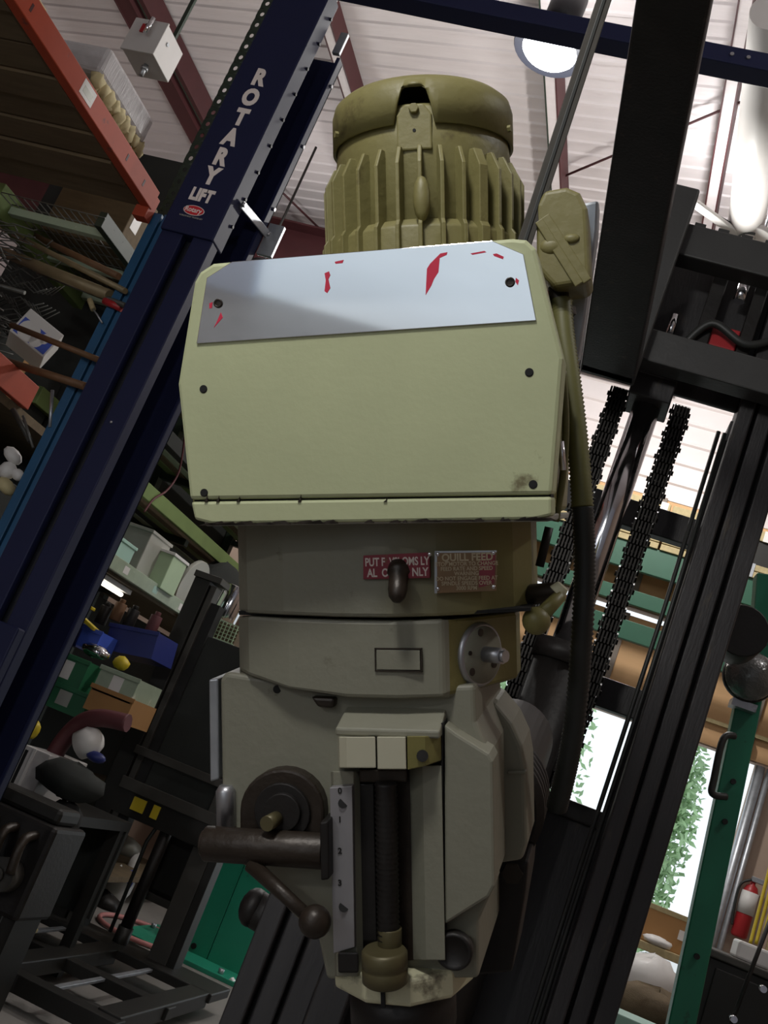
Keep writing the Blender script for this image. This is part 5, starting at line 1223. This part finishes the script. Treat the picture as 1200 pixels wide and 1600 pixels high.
# black cabinet with clutter
CY = 4.6
x0_ = at(1112, 1485, Y=CY).x; zc_ = at(1150, 1497, Y=CY).z
cb = thing('black_cabinet', 'black metal cabinet in the lower right corner', 'cabinet', (x0_ + .35, CY + .3, 0))
b = MB(); b.box((x0_, CY, .05), (x0_ + .8, CY + .6, zc_ - .03)); b.build('cabinet_body', DKMETAL, cb, .006)
b = MB(); b.box((x0_ - .02, CY - .02, zc_ - .03), (x0_ + .82, CY + .62, zc_)); b.build('cabinet_top', STACKG, cb, .006)
b = MB(); b.box((x0_ + .03, CY - .012, .1), (x0_ + .38, CY, zc_ - .06)); d1 = b.build('cabinet_door', DKMETAL, cb, .004)
b = MB(); b.box((x0_ + .42, CY - .012, .1), (x0_ + .78, CY, zc_ - .06)); d2 = b.build('cabinet_door', DKMETAL, cb, .004)
b = MB(); b.cyl((x0_ + .35, CY - .03, zc_ - .5), (x0_ + .35, CY - .03, zc_ - .35), .008, n=8); b.build('handle', STEEL, d1)
for i, (dx, dy, w_, h_, mt, lab) in enumerate(((.10, .1, .13, .07, WHITE, 'white tray on the black cabinet, nearest the green post'), (.28, .08, .16, .10, WHITE, 'white box on the black cabinet, at the right frame edge'), (.50, .15, .14, .12, STACKG, 'dark tool case on the black cabinet, out by the edge'))):
    b = MB(); b.box((x0_ + dx, CY + dy, zc_), (x0_ + dx + w_, CY + dy + .2, zc_ + h_)); solid('cabinet_tray', lab, 'box', b, mt, .01)
b = MB(); b.cyl(at(1142, 1600, Y=4.3), at(1210, 1420, Y=4.35), .008, n=8); solid('dark_rod', 'thin dark rod leaning across the black cabinet front', 'rod', b, DARKIRON, 0)
for i, (px, py) in enumerate(((1146, 1592), (1192, 1545))):
    b = MB(); c = at(px, py, Y=4.25); b.cyl((c.x, c.y - .02, c.z), (c.x, c.y + .05, c.z), .012, n=14); solid('pipe_end', ('shiny pipe end at the bottom edge below the cabinet door', 'shiny pipe end at the right edge in front of the cabinet')[i], 'pipe', b, CHROME, 0)
# crates and bags under the doorway
KY = 7.4
kx0, kx1 = at(1015, 1430, Y=KY).x - .5, at(1085, 1470, Y=KY).x
kz1, kz0 = at(1040, 1420, Y=KY).z, at(1060, 1492, Y=KY).z
tb = thing('packing_table', 'wooden table standing under the bright doorway', 'table', ((kx0 + kx1) / 2, KY, 0))
b = MB(); b.box((kx0 - .1, KY - .1, kz0 - .05), (kx1 + .12, KY + .7, kz0)); b.build('table_top', PALEWOOD, tb, .004)
for x in (kx0 - .06, kx1 + .04):
    for y in (KY - .06, KY + .6): b = MB(); b.box((x, y, 0), (x + .06, y + .06, kz0 - .05)); b.build('leg', PALEWOOD, tb)
bx = thing('large_carton', 'large brown carton on the wooden table under the doorway', 'box', ((kx0 + kx1) / 2, KY + .2, kz0))
b = MB(); b.box((kx0, KY, kz0), (kx1, KY + .5, kz1)); b.build('carton_body', CARD, bx, .006)
b = MB(); b.box((kx0 - .002, KY - .002, kz1 - .03), (kx1 + .002, KY + .502, kz1 + .003)); b.build('carton_flap', PALEWOOD, bx, .003)
b = MB(); c = at(1065, 1462, Y=KY - .002); b.box((c.x - .02, KY - .003, c.z - .03), (c.x + .03, KY, c.z + .03)); b.build('paper_label', WHITE, bx)
for i, (px, py, Y, r_, sc, mt, lab) in enumerate(((1010, 1535, 6.0, .17, (1, .8, .8), WHITE, 'white plastic bag beside the right mast rail near the bottom'), (1040, 1555, 6.1, .12, (1.4, .8, .7), GREYBOX, 'grey crumpled bag right of the white bag'), (1030, 1490, 6.9, .09, (1.6, .8, .5), WHITE, 'white papers heaped on the table edge'), (1065, 1510, 6.4, .14, (1.2, .8, .8), WOOD, 'dark heap between the bags and the green post'), (1020, 1585, 5.6, .16, (1.5, .8, .7), WOOD, 'brown heap below the white bag'))):
    c = at(px, py, Y=Y)
    if i == 2: c = Vector((c.x, 7.34, kz0 + .028)); r_ = .06
    if i == 3: c.z = at(1020, 1590, Y=6.0).z + .09
    heap('bagged_goods', lab, 'bag', c, r_, sc, mt, 60 + i, 14)
b = MB(); b.box((.1, 5.6, 0), (.75, 7.0, at(1020, 1590, Y=6.0).z)); solid('low_crate', 'wooden crate carrying the bags behind the mast', 'crate', b, WOOD)
c = at(970, 1596, Y=3.9); b = MB(); b.box((c.x - .03, 3.9, c.z - .03), (c.x + .2, 4.1, c.z + .02)); b.box((c.x - .02, 3.92, 0), (c.x + .18, 4.08, c.z - .03)); solid('pale_box', 'pale mint box top at the bottom edge right of the mast', 'box', b, MINT)
c = at(1168, 1165, Y=BW - .3); b = MB(); b.box((c.x - .05, BW - .1, c.z - .12), (c.x + .06, BW - .002, c.z + .12)); solid('door_operator', 'dark box mounted above the doorway at the right', 'box', b, DKMETAL)
# overhead: white tube fixture and arm
p0_, p1_ = at_ceiling(1166, 352, 1.0), at_ceiling(1190, 165, 1.0)
wt = thing('white_duct', 'white round duct running under the ceiling at the right edge', 'duct', p0_)
b = MB(); b.cyl(p0_, p0_ + (p1_ - p0_) * 1.6, .125, n=24); b.build('duct_tube', WHITE, wt)
b = MB(); b.cyl(p0_ - (p1_ - p0_).normalized() * .08, p0_ + (p1_ - p0_).normalized() * .03, .10, n=24); b.build('duct_collar', BLACK, wt)
b = MB(); q = p0_ + Vector((.12, .2, 0)); b.cyl(q, Vector((q.x, q.y, ceil_z(q.x) - .035)), .01, n=8); b.build('hanger_rod', GALV, wt)
b = MB(); q = at_ceiling(1197, 291, .9); b.cyl(q, q + Vector((.0, -.02, -.01)), .12, n=20); b.build('end_disc', WHITE, wt)
ar = thing('ceiling_bracket', 'white slender arm with a round end below the white duct', 'bracket', at_ceiling(1150, 362, 1.1))
b = MB(); b.bar(at_ceiling(1072, 308, 1.1), at_ceiling(1152, 366, 1.1), .075, .03); b.build('arm', WHITE, ar, .01)
b = MB(); b.bar(at_ceiling(1120, 340, 1.08), at_ceiling(1165, 366, 1.08), .03, .03); b.build('arm_rail', BLACK, ar)
q = at_ceiling(1178, 372, 1.1); b = MB(); b.lathe([(.12, 0), (.13, .03), (.08, .06)], Matrix.Translation(q), 24); b.build('round_end', WHITE, ar)
b = MB(); b.tube(smooth_path([at_ceiling(1142, 372, 1.12), at_ceiling(1150, 373, 1.12), at_ceiling(1162, 364, 1.12), at_ceiling(1180, 366, 1.12)], 6), .01, 8); b.build('black_wire', RUBBER, ar)
b = MB(); b.cyl(q, Vector((q.x, q.y, ceil_z(q.x) - .035)), .012, n=8); b.build('hanger_rod', GALV, ar)
# brace rods under the roof
for i, (a, c_, lab) in enumerate((((868, 281), (1182, 149), 'thin brace rod crossing the ceiling behind the fork'), ((1160, -5), (1215, 62), 'thin brace rod in the upper right corner'), ((428, 288), (498, 356), 'thin brace rod between the lift column and the motor'))):
    p, q = at_ceiling(*a, .10), at_ceiling(*c_, .10); e = (q - p)
    b = MB(); b.cyl(p - e * (.05 if i != 2 else 0), q + e * .05, .011, n=6); solid('brace_rod', lab, 'rod', b, REDIRON, 0)
